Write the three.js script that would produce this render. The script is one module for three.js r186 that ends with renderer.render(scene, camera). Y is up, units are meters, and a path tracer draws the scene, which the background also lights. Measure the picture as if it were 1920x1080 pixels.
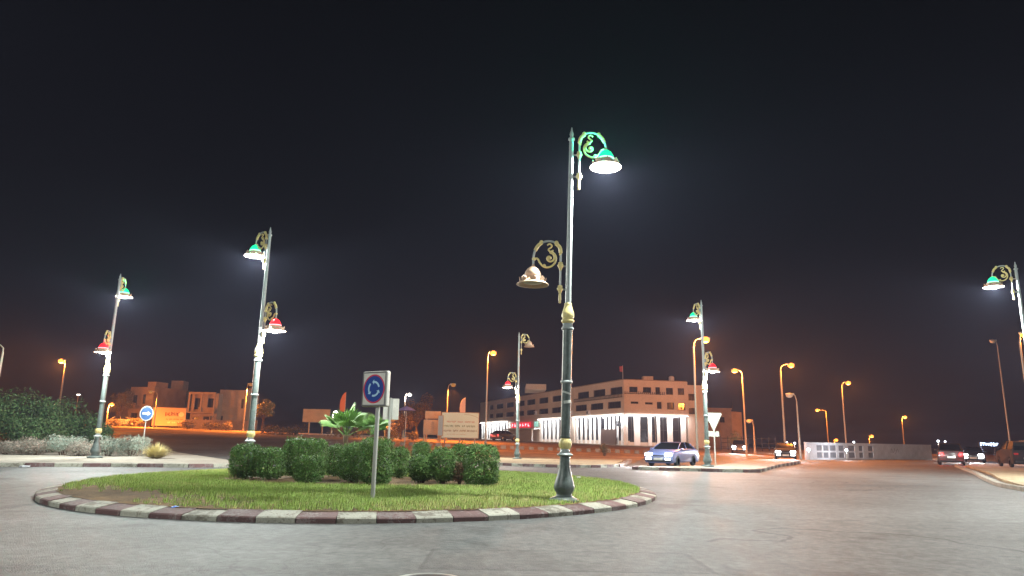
import * as THREE from 'three';
import { mergeGeometries, toCreasedNormals } from 'three/addons/utils/BufferGeometryUtils.js';
import { RoundedBoxGeometry } from 'three/addons/geometries/RoundedBoxGeometry.js';
import { RectAreaLightUniformsLib } from 'three/addons/lights/RectAreaLightUniformsLib.js';

// ------------------------------------------------------------------ camera, sky, moon, exposure
const scene = new THREE.Scene();
const PITCH = 12.25 * Math.PI / 180, ROLL = 1.05 * Math.PI / 180, EYE = 1.4, FPX = 1302;
const camera = new THREE.PerspectiveCamera(2 * Math.atan(540 / FPX) * 180 / Math.PI, 16 / 9, 0.1, 3000);
camera.rotation.order = 'YXZ';
camera.position.set(0, EYE, 0);
camera.rotation.set(PITCH, 0, ROLL);
camera.updateMatrixWorld(true);
const renderer = new THREE.WebGLRenderer({ antialias: true });
renderer.toneMapping = THREE.LinearToneMapping;
renderer.toneMappingExposure = 1.0;
renderer.shadowMap.enabled = true;
RectAreaLightUniformsLib.init();
{ // night sky: near black, a little warm town glow low down all round
  const W = 64, H = 64, a = new Float32Array(W * H * 4);
  for (let j = 0; j < H; j++) {
    const el = Math.max(0, Math.sin(((j + 0.5) / H - 0.5) * Math.PI)), g = Math.exp(-el * 5);
    for (let i = 0; i < W; i++) a.set([0.0008 + 0.003 * g, 0.0008 + 0.0012 * g, 0.0012 + 0.0012 * g, 1], (j * W + i) * 4);
  }
  const t = new THREE.DataTexture(a, W, H, THREE.RGBAFormat, THREE.FloatType);
  t.mapping = THREE.EquirectangularReflectionMapping; t.magFilter = t.minFilter = THREE.LinearFilter; t.needsUpdate = true;
  scene.background = t; scene.environment = t;
}
const moon = new THREE.DirectionalLight(0xcdd6ff, 0.01);
moon.position.set(-60, 120, 40); moon.castShadow = true;
Object.assign(moon.shadow.camera, { left: -120, right: 120, top: 120, bottom: -120, far: 400 });
scene.add(moon);
scene.fog = new THREE.FogExp2(0xccd4ff, 0.00052);
const WHITE_LAMP = 310, SODIUM = 470;

// ------------------------------------------------------------------ helpers
let seed = 7;
const rnd = () => { seed = (seed * 1664525 + 1013904223) >>> 0; return seed / 4294967296; };
const rr = (a, b) => a + (b - a) * rnd();
const sm = (a, b, x) => { const t = Math.min(1, Math.max(0, (x - a) / (b - a))); return t * t * (3 - 2 * t); };
// ground height in metres: the land behind the roundabout rises gently, more on the left
const T = (x, z) => Math.max(0, 1.1 - 2.2 * x / Math.max(-z, 1)) * sm(45, 110, -z);
// direction seen at a place of the photograph, as a point at that distance in front of the camera
function at(px, py, d) {
  const ur = px - 960, vr = 540 - py, c = Math.cos(ROLL), s = Math.sin(ROLL);
  const u = ur * c - vr * s, v = ur * s + vr * c, cp = Math.cos(PITCH), sp = Math.sin(PITCH);
  const yw = v * cp + FPX * sp, zw = FPX * cp - v * sp;
  return new THREE.Vector3(u / zw * d, EYE + yw / zw * d, -d);
}
const used = new Map();
function numbered(n) { const k = used.get(n) || 0; used.set(n, k + 1); return k ? n + '_' + String(k).padStart(3, '0') : n; }
function tag(o, label, category, group, kind) {
  if (label) o.userData.label = label;
  if (category) o.userData.category = category;
  if (group) o.userData.group = group;
  if (kind) o.userData.kind = kind;
  return o;
}
function thing(name, label, category, pos = [0, 0, 0], turn = 0, group) {
  const o = new THREE.Group(); o.name = numbered(name); o.position.set(...pos); o.rotation.y = turn;
  scene.add(o); return tag(o, label, category, group);
}
function part(name, geo, m, parent, label) {
  const o = new THREE.Mesh(Array.isArray(geo) ? (geo.length > 1 ? mergeGeometries(geo.map(plain)) : geo[0]) : geo, m);
  o.name = name; parent.add(o); if (label) o.userData.label = label; return o;
}
function solo(name, geo, m, label, category, group, kind) {
  const o = new THREE.Mesh(Array.isArray(geo) ? mergeGeometries(geo.map(plain)) : geo, m);
  o.name = numbered(name); scene.add(o); return tag(o, label, category, group, kind);
}
function struct(name, geo, m, label, category = null) { return solo(name, geo, m, label, category, null, 'structure'); }
function plain(g) { // non-indexed with position, normal, uv only
  g = g.index ? g.toNonIndexed() : g;
  for (const k of Object.keys(g.attributes)) if (!['position', 'normal', 'uv'].includes(k)) g.deleteAttribute(k);
  if (!g.attributes.normal) g.computeVertexNormals();
  if (!g.attributes.uv) g.setAttribute('uv', new THREE.BufferAttribute(new Float32Array(g.attributes.position.count * 2), 2));
  g.morphAttributes = {}; g.clearGroups(); return g;
}
function metric(g, ox = 0, oy = 0) { // uv in metres by the way each face points
  g = plain(g); const p = g.attributes.position, n = g.attributes.normal, u = g.attributes.uv;
  for (let i = 0; i < p.count; i++) {
    const ax = Math.abs(n.getX(i)), ay = Math.abs(n.getY(i)), az = Math.abs(n.getZ(i));
    if (ay >= ax && ay >= az) u.setXY(i, p.getX(i) + ox, p.getZ(i) + oy);
    else if (ax >= az) u.setXY(i, p.getZ(i) + ox, p.getY(i) + oy);
    else u.setXY(i, p.getX(i) + ox, p.getY(i) + oy);
  }
  return g;
}
const box = (w, h, d, x = 0, y = 0, z = 0) => metric(new THREE.BoxGeometry(w, h, d).translate(x, y, z), rr(0, 9), rr(0, 9));
const rbox = (w, h, d, r, x = 0, y = 0, z = 0) => plain(new RoundedBoxGeometry(w, h, d, 2, r).translate(x, y, z));
const cyl = (r0, r1, h, x = 0, y = 0, z = 0, n = 14) => plain(new THREE.CylinderGeometry(r1, r0, h, n).translate(x, y + h / 2, z));
const lathe = (pts, n = 24) => plain(new THREE.LatheGeometry(pts.map(p => new THREE.Vector2(p[0], p[1])), n));
const V = (x, y, z) => new THREE.Vector3(x, y, z);
function tube(pts, r, seg = 24, rs = 8) { return plain(new THREE.TubeGeometry(new THREE.CatmullRomCurve3(pts), seg, r, rs)); }
function bar(a, b, r0, r1 = r0, n = 8) { // tapered round bar from a to b
  const g = new THREE.CylinderGeometry(r1, r0, a.distanceTo(b), n), q = new THREE.Quaternion().setFromUnitVectors(V(0, 1, 0), b.clone().sub(a).normalize());
  return plain(g.applyQuaternion(q).translate((a.x + b.x) / 2, (a.y + b.y) / 2, (a.z + b.z) / 2));
}
function extrude(pts, depth, holes = [], bevel = 0) {
  const s = new THREE.Shape(pts.map(p => new THREE.Vector2(p[0], p[1])));
  for (const h of holes) s.holes.push(new THREE.Path(h.map(p => new THREE.Vector2(p[0], p[1]))));
  return new THREE.ExtrudeGeometry(s, { depth, bevelEnabled: bevel > 0, bevelThickness: bevel, bevelSize: bevel, bevelSegments: 2, curveSegments: 16 });
}
const rect = (x0, y0, x1, y1) => [[x0, y0], [x1, y0], [x1, y1], [x0, y1]];
function slab(poly, y0, y1) { // flat-topped prism over a ground outline [[x, z], ...]
  const g = extrude(poly.map(([x, z]) => [x, -z]), y1 - y0); g.rotateX(-Math.PI / 2).translate(0, y0, 0); return metric(g);
}

// ------------------------------------------------------------------ textures
function lattice(n, s) { let q = s >>> 0; const a = new Float32Array(n * n); for (let i = 0; i < n * n; i++) { q = (q * 1664525 + 1013904223) >>> 0; a[i] = q / 4294967296; } return a; }
function noiseField(size, octs, s = 1) { // tileable value noise, octs: [cells, weight]
  const out = new Float32Array(size * size); let tot = 0;
  for (const [c, w, cy = c] of octs) {
    const L = lattice(Math.max(c, cy), s++), N = Math.max(c, cy); tot += w;
    for (let j = 0; j < size; j++) {
      const v = j / size * cy, j0 = Math.floor(v), fy = v - j0, ty = fy * fy * (3 - 2 * fy), r0 = (j0 % cy) * N, r1 = ((j0 + 1) % cy) * N;
      for (let i = 0; i < size; i++) {
        const u = i / size * c, i0 = Math.floor(u), fx = u - i0, tx = fx * fx * (3 - 2 * fx), a = i0 % c, b = (i0 + 1) % c;
        out[j * size + i] += w * ((L[r0 + a] * (1 - tx) + L[r0 + b] * tx) * (1 - ty) + (L[r1 + a] * (1 - tx) + L[r1 + b] * tx) * ty);
      }
    }
  }
  for (let i = 0; i < out.length; i++) out[i] /= tot;
  return out;
}
function texture(size, fn, metres, srgb = true) { // fn(i) -> [r, g, b] in 0..1 (sRGB when srgb)
  const d = new Uint8Array(size * size * 4);
  for (let i = 0; i < size * size; i++) { const c = fn(i); d[i * 4] = Math.max(0, Math.min(255, c[0] * 255)); d[i * 4 + 1] = Math.max(0, Math.min(255, c[1] * 255)); d[i * 4 + 2] = Math.max(0, Math.min(255, c[2] * 255)); d[i * 4 + 3] = 255; }
  const t = new THREE.DataTexture(d, size, size); t.wrapS = t.wrapT = THREE.RepeatWrapping; t.magFilter = t.minFilter = THREE.LinearFilter;
  if (srgb) t.colorSpace = THREE.SRGBColorSpace;
  t.repeat.set(1 / metres, 1 / metres); t.needsUpdate = true; return t;
}
const mixc = (a, b, t) => [a[0] + (b[0] - a[0]) * t, a[1] + (b[1] - a[1]) * t, a[2] + (b[2] - a[2]) * t];
const grain = noiseField(512, [[256, 1], [128, 0.7], [40, 0.4]], 11);
const grainTex = (m) => texture(512, i => [grain[i], grain[i], grain[i]], m, false);
const fine = grainTex(1.5), coarse = grainTex(6);
function noisy(c, amp, metres, octs = [[6, 1], [17, 0.8], [50, 0.6], [160, 0.6]], s = 3, size = 512) {
  const n = noiseField(size, octs, s);
  return texture(size, i => { const k = 1 + (n[i] - 0.5) * 2 * amp; return [c[0] * k, c[1] * k, c[2] * k]; }, metres);
}
function std(o) { return new THREE.MeshStandardMaterial(o); }
const lin = (r, g, b) => new THREE.Color().setRGB(r, g, b);
const M = {};
{
  const S = 2048, n1 = noiseField(S, [[5, 1], [13, 0.9], [37, 0.7]], 21), n2 = noiseField(S, [[600, 1], [1024, 0.8], [220, 0.5]], 31), n3 = noiseField(S, [[7, 1, 60], [15, 0.7, 140]], 41);
  const st = noiseField(S, [[90, 1], [24, 1]], 51);
  const crack = new Float32Array(S * S), dab = (x, y, r, v) => { for (let j = -r; j <= r; j++) for (let i = -r; i <= r; i++) { const k = ((Math.round(y) + j + 2 * S) % S) * S + (Math.round(x) + i + 2 * S) % S; crack[k] = Math.max(crack[k], v); } };
  for (let c = 0; c < 46; c++) { let x = rnd() * S, y = rnd() * S, a = rnd() * 6.28; const n = 120 + rnd() * 420; for (let i = 0; i < n; i++) { a += (rnd() - 0.5) * 0.7; x += Math.cos(a) * 1.4; y += Math.sin(a) * 1.4; dab(x, y, c % 4 ? 0 : 1, c % 4 ? 0.10 : 0.13); } }
  for (let c = 0; c < 9; c++) { const x0 = Math.floor(rnd() * S), y0 = Math.floor(rnd() * S), w = 60 + rnd() * 160, h = 40 + rnd() * 90, v = 0.02 + rnd() * 0.03; for (let j = 0; j < h; j++) for (let i = 0; i < w; i++) { const k = ((y0 + j) % S) * S + (x0 + i) % S, e = i < 2 || j < 2 || i > w - 3 || j > h - 3; crack[k] = Math.max(crack[k], e ? 0.09 : v); } }
  M.asphalt = std({ roughness: 0.68, map: texture(S, i => {
    let k = 0.352 + (n1[i] - 0.5) * 0.15 + (n2[i] - 0.5) * 0.19 + (n3[i] - 0.5) * 0.07;
    if (st[i] > 0.70) k -= (st[i] - 0.70) * 0.5;
    k -= crack[i];
    return [k * 0.99, k * 1.0, k * 0.985];
  }, 46), bumpMap: fine, bumpScale: 0.012 });
}
M.dirt = std({ roughness: 0.98, map: noisy([0.50, 0.42, 0.32], 0.35, 14), bumpMap: coarse, bumpScale: 0.05 });
M.soil = std({ roughness: 1, map: noisy([0.42, 0.33, 0.21], 0.45, 4, [[5, 1], [19, 1], [70, 1], [200, 0.8]], 5), bumpMap: fine, bumpScale: 0.03 });
M.paving = std({ roughness: 0.92, map: noisy([0.57, 0.545, 0.50], 0.22, 9, [[4, 1], [15, 1], [60, 0.8], [210, 0.7]], 6), bumpMap: fine, bumpScale: 0.006 });
M.sand = std({ roughness: 0.98, map: noisy([0.60, 0.54, 0.44], 0.25, 9, [[4, 1], [15, 1], [60, 0.8], [210, 0.7]], 8), bumpMap: coarse, bumpScale: 0.03 });
function paintWear(paint, under, s) {
  const a = noiseField(512, [[7, 1], [24, 1], [80, 0.8]], s), b = noiseField(512, [[128, 1], [256, 0.7]], s + 9), e = noiseField(512, [[3, 1], [9, 0.8]], s + 15);
  return texture(512, i => { const w = Math.max(0.25 * e[i], sm(0.50, 0.62, a[i] * 0.75 + b[i] * 0.25)), k = 0.92 + (b[i] - 0.5) * 0.22 + (e[i] - 0.5) * 0.3; return mixc(paint, under, w).map(v => v * k); }, 2.2);
}
M.kerbWhite = std({ roughness: 0.8, map: paintWear([0.71, 0.70, 0.645], [0.50, 0.47, 0.42], 61), bumpMap: fine, bumpScale: 0.004 });
M.kerbRed = std({ roughness: 0.8, map: paintWear([0.40, 0.28, 0.275], [0.50, 0.44, 0.43], 71), bumpMap: fine, bumpScale: 0.004 });
M.kerbGrey = std({ roughness: 0.9, map: noisy([0.52, 0.50, 0.46], 0.25, 3), bumpMap: fine, bumpScale: 0.004 });
M.post = std({ roughness: 0.42, map: noisy([0.33, 0.37, 0.36], 0.32, 1.2, [[3, 1], [20, 0.7], [90, 0.5]], 81), metalness: 0.0 });
M.polePale = std({ roughness: 0.38, map: noisy([0.58, 0.61, 0.61], 0.22, 1.2, [[3, 1], [20, 0.7], [90, 0.5]], 83) });
M.gilt = std({ roughness: 0.45, map: noisy([0.80, 0.74, 0.50], 0.14, 0.6, [[3, 1], [20, 0.7], [90, 0.5]], 85) });
M.galva = std({ roughness: 0.45, metalness: 0.3, map: noisy([0.66, 0.66, 0.64], 0.16, 1.0, [[3, 1], [20, 0.7], [90, 0.5]], 87) });
M.shade = std({ roughness: 0.55, map: noisy([0.74, 0.62, 0.52], 0.12, 0.6, [[3, 1], [20, 0.7]], 89) });
M.lamppole = std({ roughness: 0.55, map: noisy([0.62, 0.58, 0.52], 0.16, 1.5, [[3, 1], [20, 0.7], [90, 0.5]], 91) });
M.bulbWhite = std({ color: 0x222222, emissive: lin(1, 0.96, 0.84), emissiveIntensity: 25 });
M.bulbOff = std({ color: 0xb8ad98, roughness: 0.4 });
M.domeGreen = std({ color: lin(0.02, 0.3, 0.15), emissive: lin(0.0, 1, 0.42), emissiveIntensity: 1.2, roughness: 0.3 });
M.domeRed = std({ color: lin(0.3, 0.02, 0.02), emissive: lin(1, 0.015, 0.03), emissiveIntensity: 1.7, roughness: 0.3 });
M.ledGreen = std({ color: 0x111111, emissive: lin(0.55, 1, 0.8), emissiveIntensity: 2.5 });
M.ledRed = std({ color: 0x111111, emissive: lin(1, 0.55, 0.6), emissiveIntensity: 2.5 });
M.bulbSodium = std({ color: 0x221100, emissive: lin(1, 0.30, 0.04), emissiveIntensity: 4 });
M.bulbShielded = std({ color: 0x443322, emissive: lin(1, 0.44, 0.10), emissiveIntensity: 0.35 });
M.bulbFar = std({ color: 0x222222, emissive: lin(1, 0.93, 0.8), emissiveIntensity: 9 });
M.dark = std({ color: lin(0.02, 0.02, 0.022), roughness: 0.5 });
M.rubber = std({ color: lin(0.015, 0.015, 0.016), roughness: 0.85 });
M.glass = std({ color: lin(0.008, 0.009, 0.011), roughness: 0.2, metalness: 0 });
M.pane = std({ color: lin(0.02, 0.02, 0.022), roughness: 0.12 });
M.chrome = std({ color: lin(0.6, 0.6, 0.62), roughness: 0.25, metalness: 0.9 });
M.facade = std({ roughness: 0.9, map: noisy([0.78, 0.72, 0.66], 0.09, 12, [[3, 1], [11, 0.8], [60, 0.6], [160, 0.4]], 95) });
M.column = std({ roughness: 0.75, map: noisy([0.88, 0.87, 0.85], 0.06, 6, [[3, 1], [11, 0.8], [60, 0.6]], 97) });
M.house = std({ roughness: 0.95, map: noisy([0.60, 0.52, 0.44], 0.2, 8, [[3, 1], [11, 0.8], [60, 0.6], [160, 0.4]], 99) });
M.board = std({ roughness: 0.7, map: noisy([0.70, 0.62, 0.52], 0.12, 5, [[3, 1], [11, 0.8], [60, 0.6]], 101) });
M.wallWhite = std({ roughness: 0.85, map: noisy([0.80, 0.81, 0.83], 0.13, 7, [[3, 1], [11, 0.8], [60, 0.6]], 103) });
M.wallGrey = std({ roughness: 0.85, map: noisy([0.40, 0.39, 0.40], 0.2, 3, [[3, 1], [11, 0.8], [60, 0.6]], 104) });
M.wallPanel = std({ roughness: 0.85, map: noisy([0.50, 0.50, 0.52], 0.2, 3, [[3, 1], [11, 0.8], [60, 0.6]], 106) });
M.signWhite = std({ roughness: 0.5, map: noisy([0.74, 0.73, 0.70], 0.08, 1, [[3, 1], [30, 0.6]], 105) });
M.signBlue = std({ color: lin(0.012, 0.045, 0.23), roughness: 0.4 });
M.signRed = std({ color: lin(0.45, 0.03, 0.07), roughness: 0.4 });
M.signPale = std({ color: lin(0.36, 0.55, 0.70), roughness: 0.4 });
M.bark = std({ roughness: 1, map: noisy([0.34, 0.27, 0.20], 0.35, 0.6) });
const leafMat = () => new THREE.MeshPhysicalMaterial({ vertexColors: true, roughness: 0.7, side: THREE.DoubleSide, transmission: 0.2, thickness: 0 });
M.leaf = leafMat();

// ------------------------------------------------------------------ ground, roads, islands
function gridSheet(rows, lift, uvOffset = [0, 0], cols = 24) { // rows: [z, xl, xr]; follows the land
  const p = [], uv = [], idx = [];
  for (const [z, xl, xr] of rows) for (let c = 0; c <= cols; c++) { const x = xl + (xr - xl) * c / cols; p.push(x, T(x, z) + lift, z); uv.push(x + uvOffset[0], z + uvOffset[1]); }
  for (let r = 0; r + 1 < rows.length; r++) for (let c = 0; c < cols; c++) { const a = r * (cols + 1) + c, b = a + cols + 1; idx.push(a, a + 1, b, a + 1, b + 1, b); }
  const g = new THREE.BufferGeometry(); g.setAttribute('position', new THREE.Float32BufferAttribute(p, 3)); g.setAttribute('uv', new THREE.Float32BufferAttribute(uv, 2)); g.setIndex(idx); g.computeVertexNormals();
  if (g.attributes.normal.getY(0) < 0) { g.setIndex(idx.map((v, i) => idx[i - i % 3 + [0, 2, 1][i % 3]])); g.computeVertexNormals(); }
  return g;
}
const range = (a, b, s) => { const o = []; for (let v = a; v <= b + 1e-6; v += s) o.push(v); return o; };
struct('ground', gridSheet([...range(-40, 0, 20).reverse().map(v => -v), ...range(2, 160, 2).map(d => -d), -200, -300, -500, -900, -1500].sort((a, b) => b - a).map(z => [z, -420, 420]), -0.05, [0, 0], 420), M.dirt, 'bare brown earth around and behind the roundabout');
{ const g = plain(new THREE.PlaneGeometry(150, 77)); g.rotateX(-Math.PI / 2).translate(-5, 0, -7.5);
  const p = g.attributes.position, u = g.attributes.uv; for (let i = 0; i < p.count; i++) u.setXY(i, p.getX(i), p.getZ(i));
  struct('roundabout_road', g, M.asphalt, 'worn grey asphalt of the roundabout'); }
const lerpTab = (tab, d) => { for (let i = 0; i + 1 < tab.length; i++) if (d <= tab[i + 1][0]) { const t = (d - tab[i][0]) / (tab[i + 1][0] - tab[i][0]); return tab[i][1] + (tab[i + 1][1] - tab[i][1]) * t; } return tab[tab.length - 1][1]; };
const edgeL = [[46, -21], [52, -25], [68, -35], [84, -48]], edgeBL = [[46, -7], [60, -10], [84, -14]];
struct('side_road', gridSheet(range(46, 82, 2).map(d => [-d, lerpTab(edgeL, d), lerpTab(edgeBL, d)]), 0.004, [11, 5]), M.asphalt, 'asphalt road leaving the roundabout towards the orange-lit houses');
struct('middle_road', gridSheet(range(46, 70, 2).map(d => [-d, 8 + (d - 46) * 0.25, 14.6 + (d - 46) * 0.5]), 0.004, [5, 9]), M.asphalt, 'asphalt lane behind the blue car');
struct('main_road', gridSheet(range(46, 76, 2).map(d => [-d, lerpTab([[46, 18.4], [54, 22.6], [76, 36]], d), 95]), 0.004, [3, 2]), M.asphalt, 'wide asphalt road running away past the parked cars');

// oval centre island: soil mound, turf, painted kerb
const IC = [-3.75, -20.2], IA = 7.7, IB = 8.4;
const moundY = (x, z) => { const r = Math.hypot((x - IC[0]) / IA, (z - IC[1]) / IB); return 0.15 + 0.16 * Math.max(0, 1 - r * r); };
{
  const p = [], uv = [], idx = [], R = 26, A = 96;
  for (let r = 0; r <= R; r++) for (let a = 0; a < A; a++) {
    const k = r / R, th = a / A * Math.PI * 2, x = IC[0] + Math.cos(th) * (IA - 0.36) * k, z = IC[1] + Math.sin(th) * (IB - 0.36) * k;
    p.push(x, moundY(x, z) - 0.01 + (rnd() - 0.5) * 0.02 * (r < R ? 1 : 0), z); uv.push(x, z);
  }
  for (let r = 0; r < R; r++) for (let a = 0; a < A; a++) { const b = (a + 1) % A, i = r * A; idx.push(i + a, i + b, i + A + a, i + b, i + A + b, i + A + a); }
  const g = new THREE.BufferGeometry(); g.setAttribute('position', new THREE.Float32BufferAttribute(p, 3)); g.setAttribute('uv', new THREE.Float32BufferAttribute(uv, 2)); g.setIndex(idx); g.computeVertexNormals();
  struct('island_ground', g, M.soil, 'brown soil mound of the oval centre island');
}
function ellipseAt(s) { // point and outward angle at arc fraction s
  if (!ellipseAt.t) { const N = 2000, t = [0]; let L = 0, q = [IA, 0]; for (let i = 1; i <= N; i++) { const th = i / N * Math.PI * 2, w = [Math.cos(th) * IA, Math.sin(th) * IB]; L += Math.hypot(w[0] - q[0], w[1] - q[1]); q = w; t.push(L); } ellipseAt.t = t; ellipseAt.L = L; }
  const { t, L } = ellipseAt, goal = ((s % 1) + 1) % 1 * L; let lo = 0, hi = t.length - 1; while (hi - lo > 1) { const m = (lo + hi) >> 1; if (t[m] <= goal) lo = m; else hi = m; }
  const th = (lo + (goal - t[lo]) / (t[hi] - t[lo])) / (t.length - 1) * Math.PI * 2;
  return { x: IC[0] + Math.cos(th) * IA, z: IC[1] + Math.sin(th) * IB, th };
}
{
  const k = thing('island_kerb', 'red and white painted kerb ring around the oval lawn island', 'kerb');
  const n = 78, variants = [];
  for (let v = 0; v < 5; v++) { // wedge stone: low face, sloping top; length along x, outside at +z
    const g = extrude([[0, -0.06], [0.40, -0.06], [0.40, 0.155], [0.03, 0.092], [0, 0.072]], 0.632);
    g.translate(0, 0, -0.316).rotateY(Math.PI / 2); // section x -> -z : flip so outside faces +z
    variants.push(metric(toCreasedNormals(g, 0.3), rr(0, 8), rr(0, 8)));
  }
  for (let i = 0; i < n; i++) {
    const e = ellipseAt((i + 0.52) / n), nx = Math.cos(e.th) / IA, nz = Math.sin(e.th) / IB;
    const s = part('kerb_stone', variants[i % 5], i % 2 ? M.kerbWhite : M.kerbRed, k);
    s.position.set(e.x, rr(-0.008, 0.008), e.z); s.rotation.set(rr(-0.015, 0.015), Math.atan2(nx, nz), rr(-0.01, 0.01));
  }
}
function kerbRun(name, label, pts, len, h, w, mats, y = 0, group, phase = 0) { // straight stones along a polyline [[x, z], ...]; body lies on the left of travel
  const k = thing(name, label, 'kerb', [0, 0, 0], 0, group), curve = new THREE.CatmullRomCurve3(pts.map(([x, z]) => V(x, 0, z)), false, 'catmullrom', 0.2), L = curve.getLength(), n = Math.round(L / len);
  const variants = range(0, 3, 1).map(() => metric(new RoundedBoxGeometry(L / n - 0.018, h + 0.05, w, 1, 0.015), rr(0, 8), rr(0, 8)));
  for (let i = 0; i < n; i++) {
    const q = Math.max(0, (i + 0.5 + phase) / n), p = curve.getPointAt(q), t = curve.getTangentAt(q), s = part('kerb_stone', variants[i % 4], mats[i % mats.length], k);
    s.position.set(p.x + t.z * w / 2, T(p.x, p.z) + y + h / 2 - 0.025 + rr(-0.006, 0.006), p.z - t.x * w / 2); s.rotation.y = Math.atan2(-t.z, t.x) + rr(-0.01, 0.01);
  }
  return k;
}
const RW = [M.kerbRed, M.kerbWhite];
// left splitter island
struct('corner_pavement', slab([[-60, -8], [-34, -20.7], [-26, -24.6], [-19.5, -27.7], [-16, -29.25], [-13.3, -30.0], [-12.0, -30.4], [-12.2, -32], [-14.4, -36.4], [-22, -47.5], [-40, -50], [-70, -40]], -0.2, 0.115), M.paving, 'pale concrete pavement under the grey shrubs');
kerbRun('kerb', 'red and white kerb in front of the grey-leaved shrubs', [[-12.35, -36.0], [-11.55, -31.2], [-12.9, -29.75], [-16, -28.95], [-19.5, -27.35], [-26, -24.2], [-34, -20.3]].reverse(), 0.96, 0.15, 0.3, RW, 0, null, -0.46);
// island with the half-lit lamp post in front of the long building
struct('traffic_island', slab([[-9.5, -48], [-6, -43.6], [-2.5, -40.4], [0.5, -38.0], [2.5, -37.3], [4.4, -37.9], [5.8, -39.6], [6.8, -44], [8, -50], [-8, -50]], -0.2, 0.11), M.sand, 'pale sandy traffic island before the long building');
kerbRun('kerb', 'red and white kerb below the long building', [[-9.9, -47.8], [-6.3, -43.3], [-2.8, -40.1], [0.3, -37.6], [2.5, -36.9], [4.6, -37.5], [6.2, -39.4], [7.3, -44], [8.6, -50]], 0.62, 0.14, 0.3, RW);
// right splitter island
struct('traffic_island', slab([[6.7, -36.2], [9, -35.45], [12.0, -35.6], [16.3, -44], [21.6, -54], [23.6, -60], [21, -60], [13.2, -44], [11.2, -40.8], [7.2, -37.4]], -0.2, 0.11), M.paving, 'pale wedge-shaped traffic island beside the blue car');
kerbRun('kerb', 'red and white kerb of the wedge island by the blue car', [[7.0, -37.7], [6.3, -36.1], [9, -35.1], [12.25, -35.25], [16.65, -44], [22, -54], [24, -60]], 1.02, 0.15, 0.3, RW.concat().reverse());
// right pavement
struct('sidewalk', slab([[70, -66], [38.4, -58.6], [33.2, -52], [29.9, -46], [25.2, -37.5], [21.4, -31.3], [18.7, -26.4], [17.6, -23.6], [16.6, -18], [15, -11], [10, -2], [7, 8], [7, 24], [70, 24]], -0.2, 0.115), M.sand, 'pale dusty pavement beside the main road');
kerbRun('kerb', 'plain grey kerb of the dusty pavement beside the main road', [[38, -58.9], [32.9, -52.3], [29.5, -46.3], [24.8, -37.8], [21.1, -31.5], [18.35, -26.6], [17.2, -23.6], [16.2, -18], [14.6, -11], [9.6, -2], [6.6, 8]].reverse(), 1.0, 0.14, 0.24, [M.kerbGrey]);
// far road edge stones
{
  const k = thing('edge_stones', 'row of pale stones along the far road before the long building', 'kerb');
  for (let i = 0; i < 30; i++) { const x = -12 + i * 0.95, z = -74 + i * 0.12, s = part('stone', box(rr(0.4, 0.6), rr(0.28, 0.42), 0.35), M.kerbGrey, k); s.position.set(x, T(x, z) + 0.1, z); s.rotation.y = rr(-0.3, 0.3); }
}
// manhole
{
  const p = V(-0.78, 0, -7.36), t = thing('manhole_cover', 'dark round manhole cover in the asphalt at the bottom edge', 'manhole cover', [p.x, 0.003, p.z]);
  part('frame', lathe([[0.30, 0], [0.30, 0.016], [0.345, 0.016], [0.36, 0.0]], 40), M.galva, t);
  part('lid', lathe([[0.295, 0.0], [0.295, 0.012], [0.0001, 0.012]], 40), M.dark, t);
}

// ------------------------------------------------------------------ ornamental lamp posts
const PLight = (parent, x, y, z, color, I, r) => { const l = new THREE.PointLight(color, I); l.position.set(x, y, z); l.castShadow = true; l.shadow.radius = r / 0.02; parent.add(l); return l; };
const G = {};
G.base = [lathe([[0.0001, 0], [0.36, 0], [0.36, 0.05], [0.30, 0.08], [0.20, 0.12], [0.18, 0.17], [0.235, 0.26], [0.245, 0.33], [0.22, 0.45], [0.165, 0.62], [0.13, 0.78], [0.12, 0.98], [0.125, 1.04]], 12)];
G.disc = [lathe([[0.1, 1.02], [0.19, 1.05], [0.195, 1.075], [0.15, 1.10], [0.11, 1.14], [0.105, 1.2]])];
G.ball = [lathe([[0.1, 1.19], [0.13, 1.22], [0.155, 1.29], [0.15, 1.37], [0.12, 1.43], [0.10, 1.45]])];
G.shaft = [lathe([[0.10, 1.44], [0.125, 1.47], [0.125, 1.50], [0.118, 1.52], [0.118, 2.75], [0.118, 4.06], [0.11, 4.1]], 12)];
G.ringLow = [lathe([[0.11, 2.74], [0.148, 2.76], [0.148, 2.80], [0.11, 2.82]])];
G.ringHigh = [lathe([[0.10, 4.05], [0.15, 4.07], [0.155, 4.10], [0.12, 4.16], [0.12, 4.22]])];
G.urn = [lathe([[0.10, 4.21], [0.15, 4.25], [0.165, 4.29], [0.13, 4.33], [0.135, 4.35], [0.16, 4.40], [0.145, 4.50], [0.105, 4.62], [0.09, 4.70], [0.095, 4.72], [0.075, 4.74]])];
G.pole = [lathe([[0.075, 4.73], [0.068, 7.0], [0.058, 9.08]], 14)];
G.finial = [lathe([[0.05, 9.06], [0.085, 9.10], [0.085, 9.14], [0.04, 9.18], [0.055, 9.26], [0.03, 9.34], [0.012, 9.44], [0.0001, 9.46]], 14)];
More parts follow.
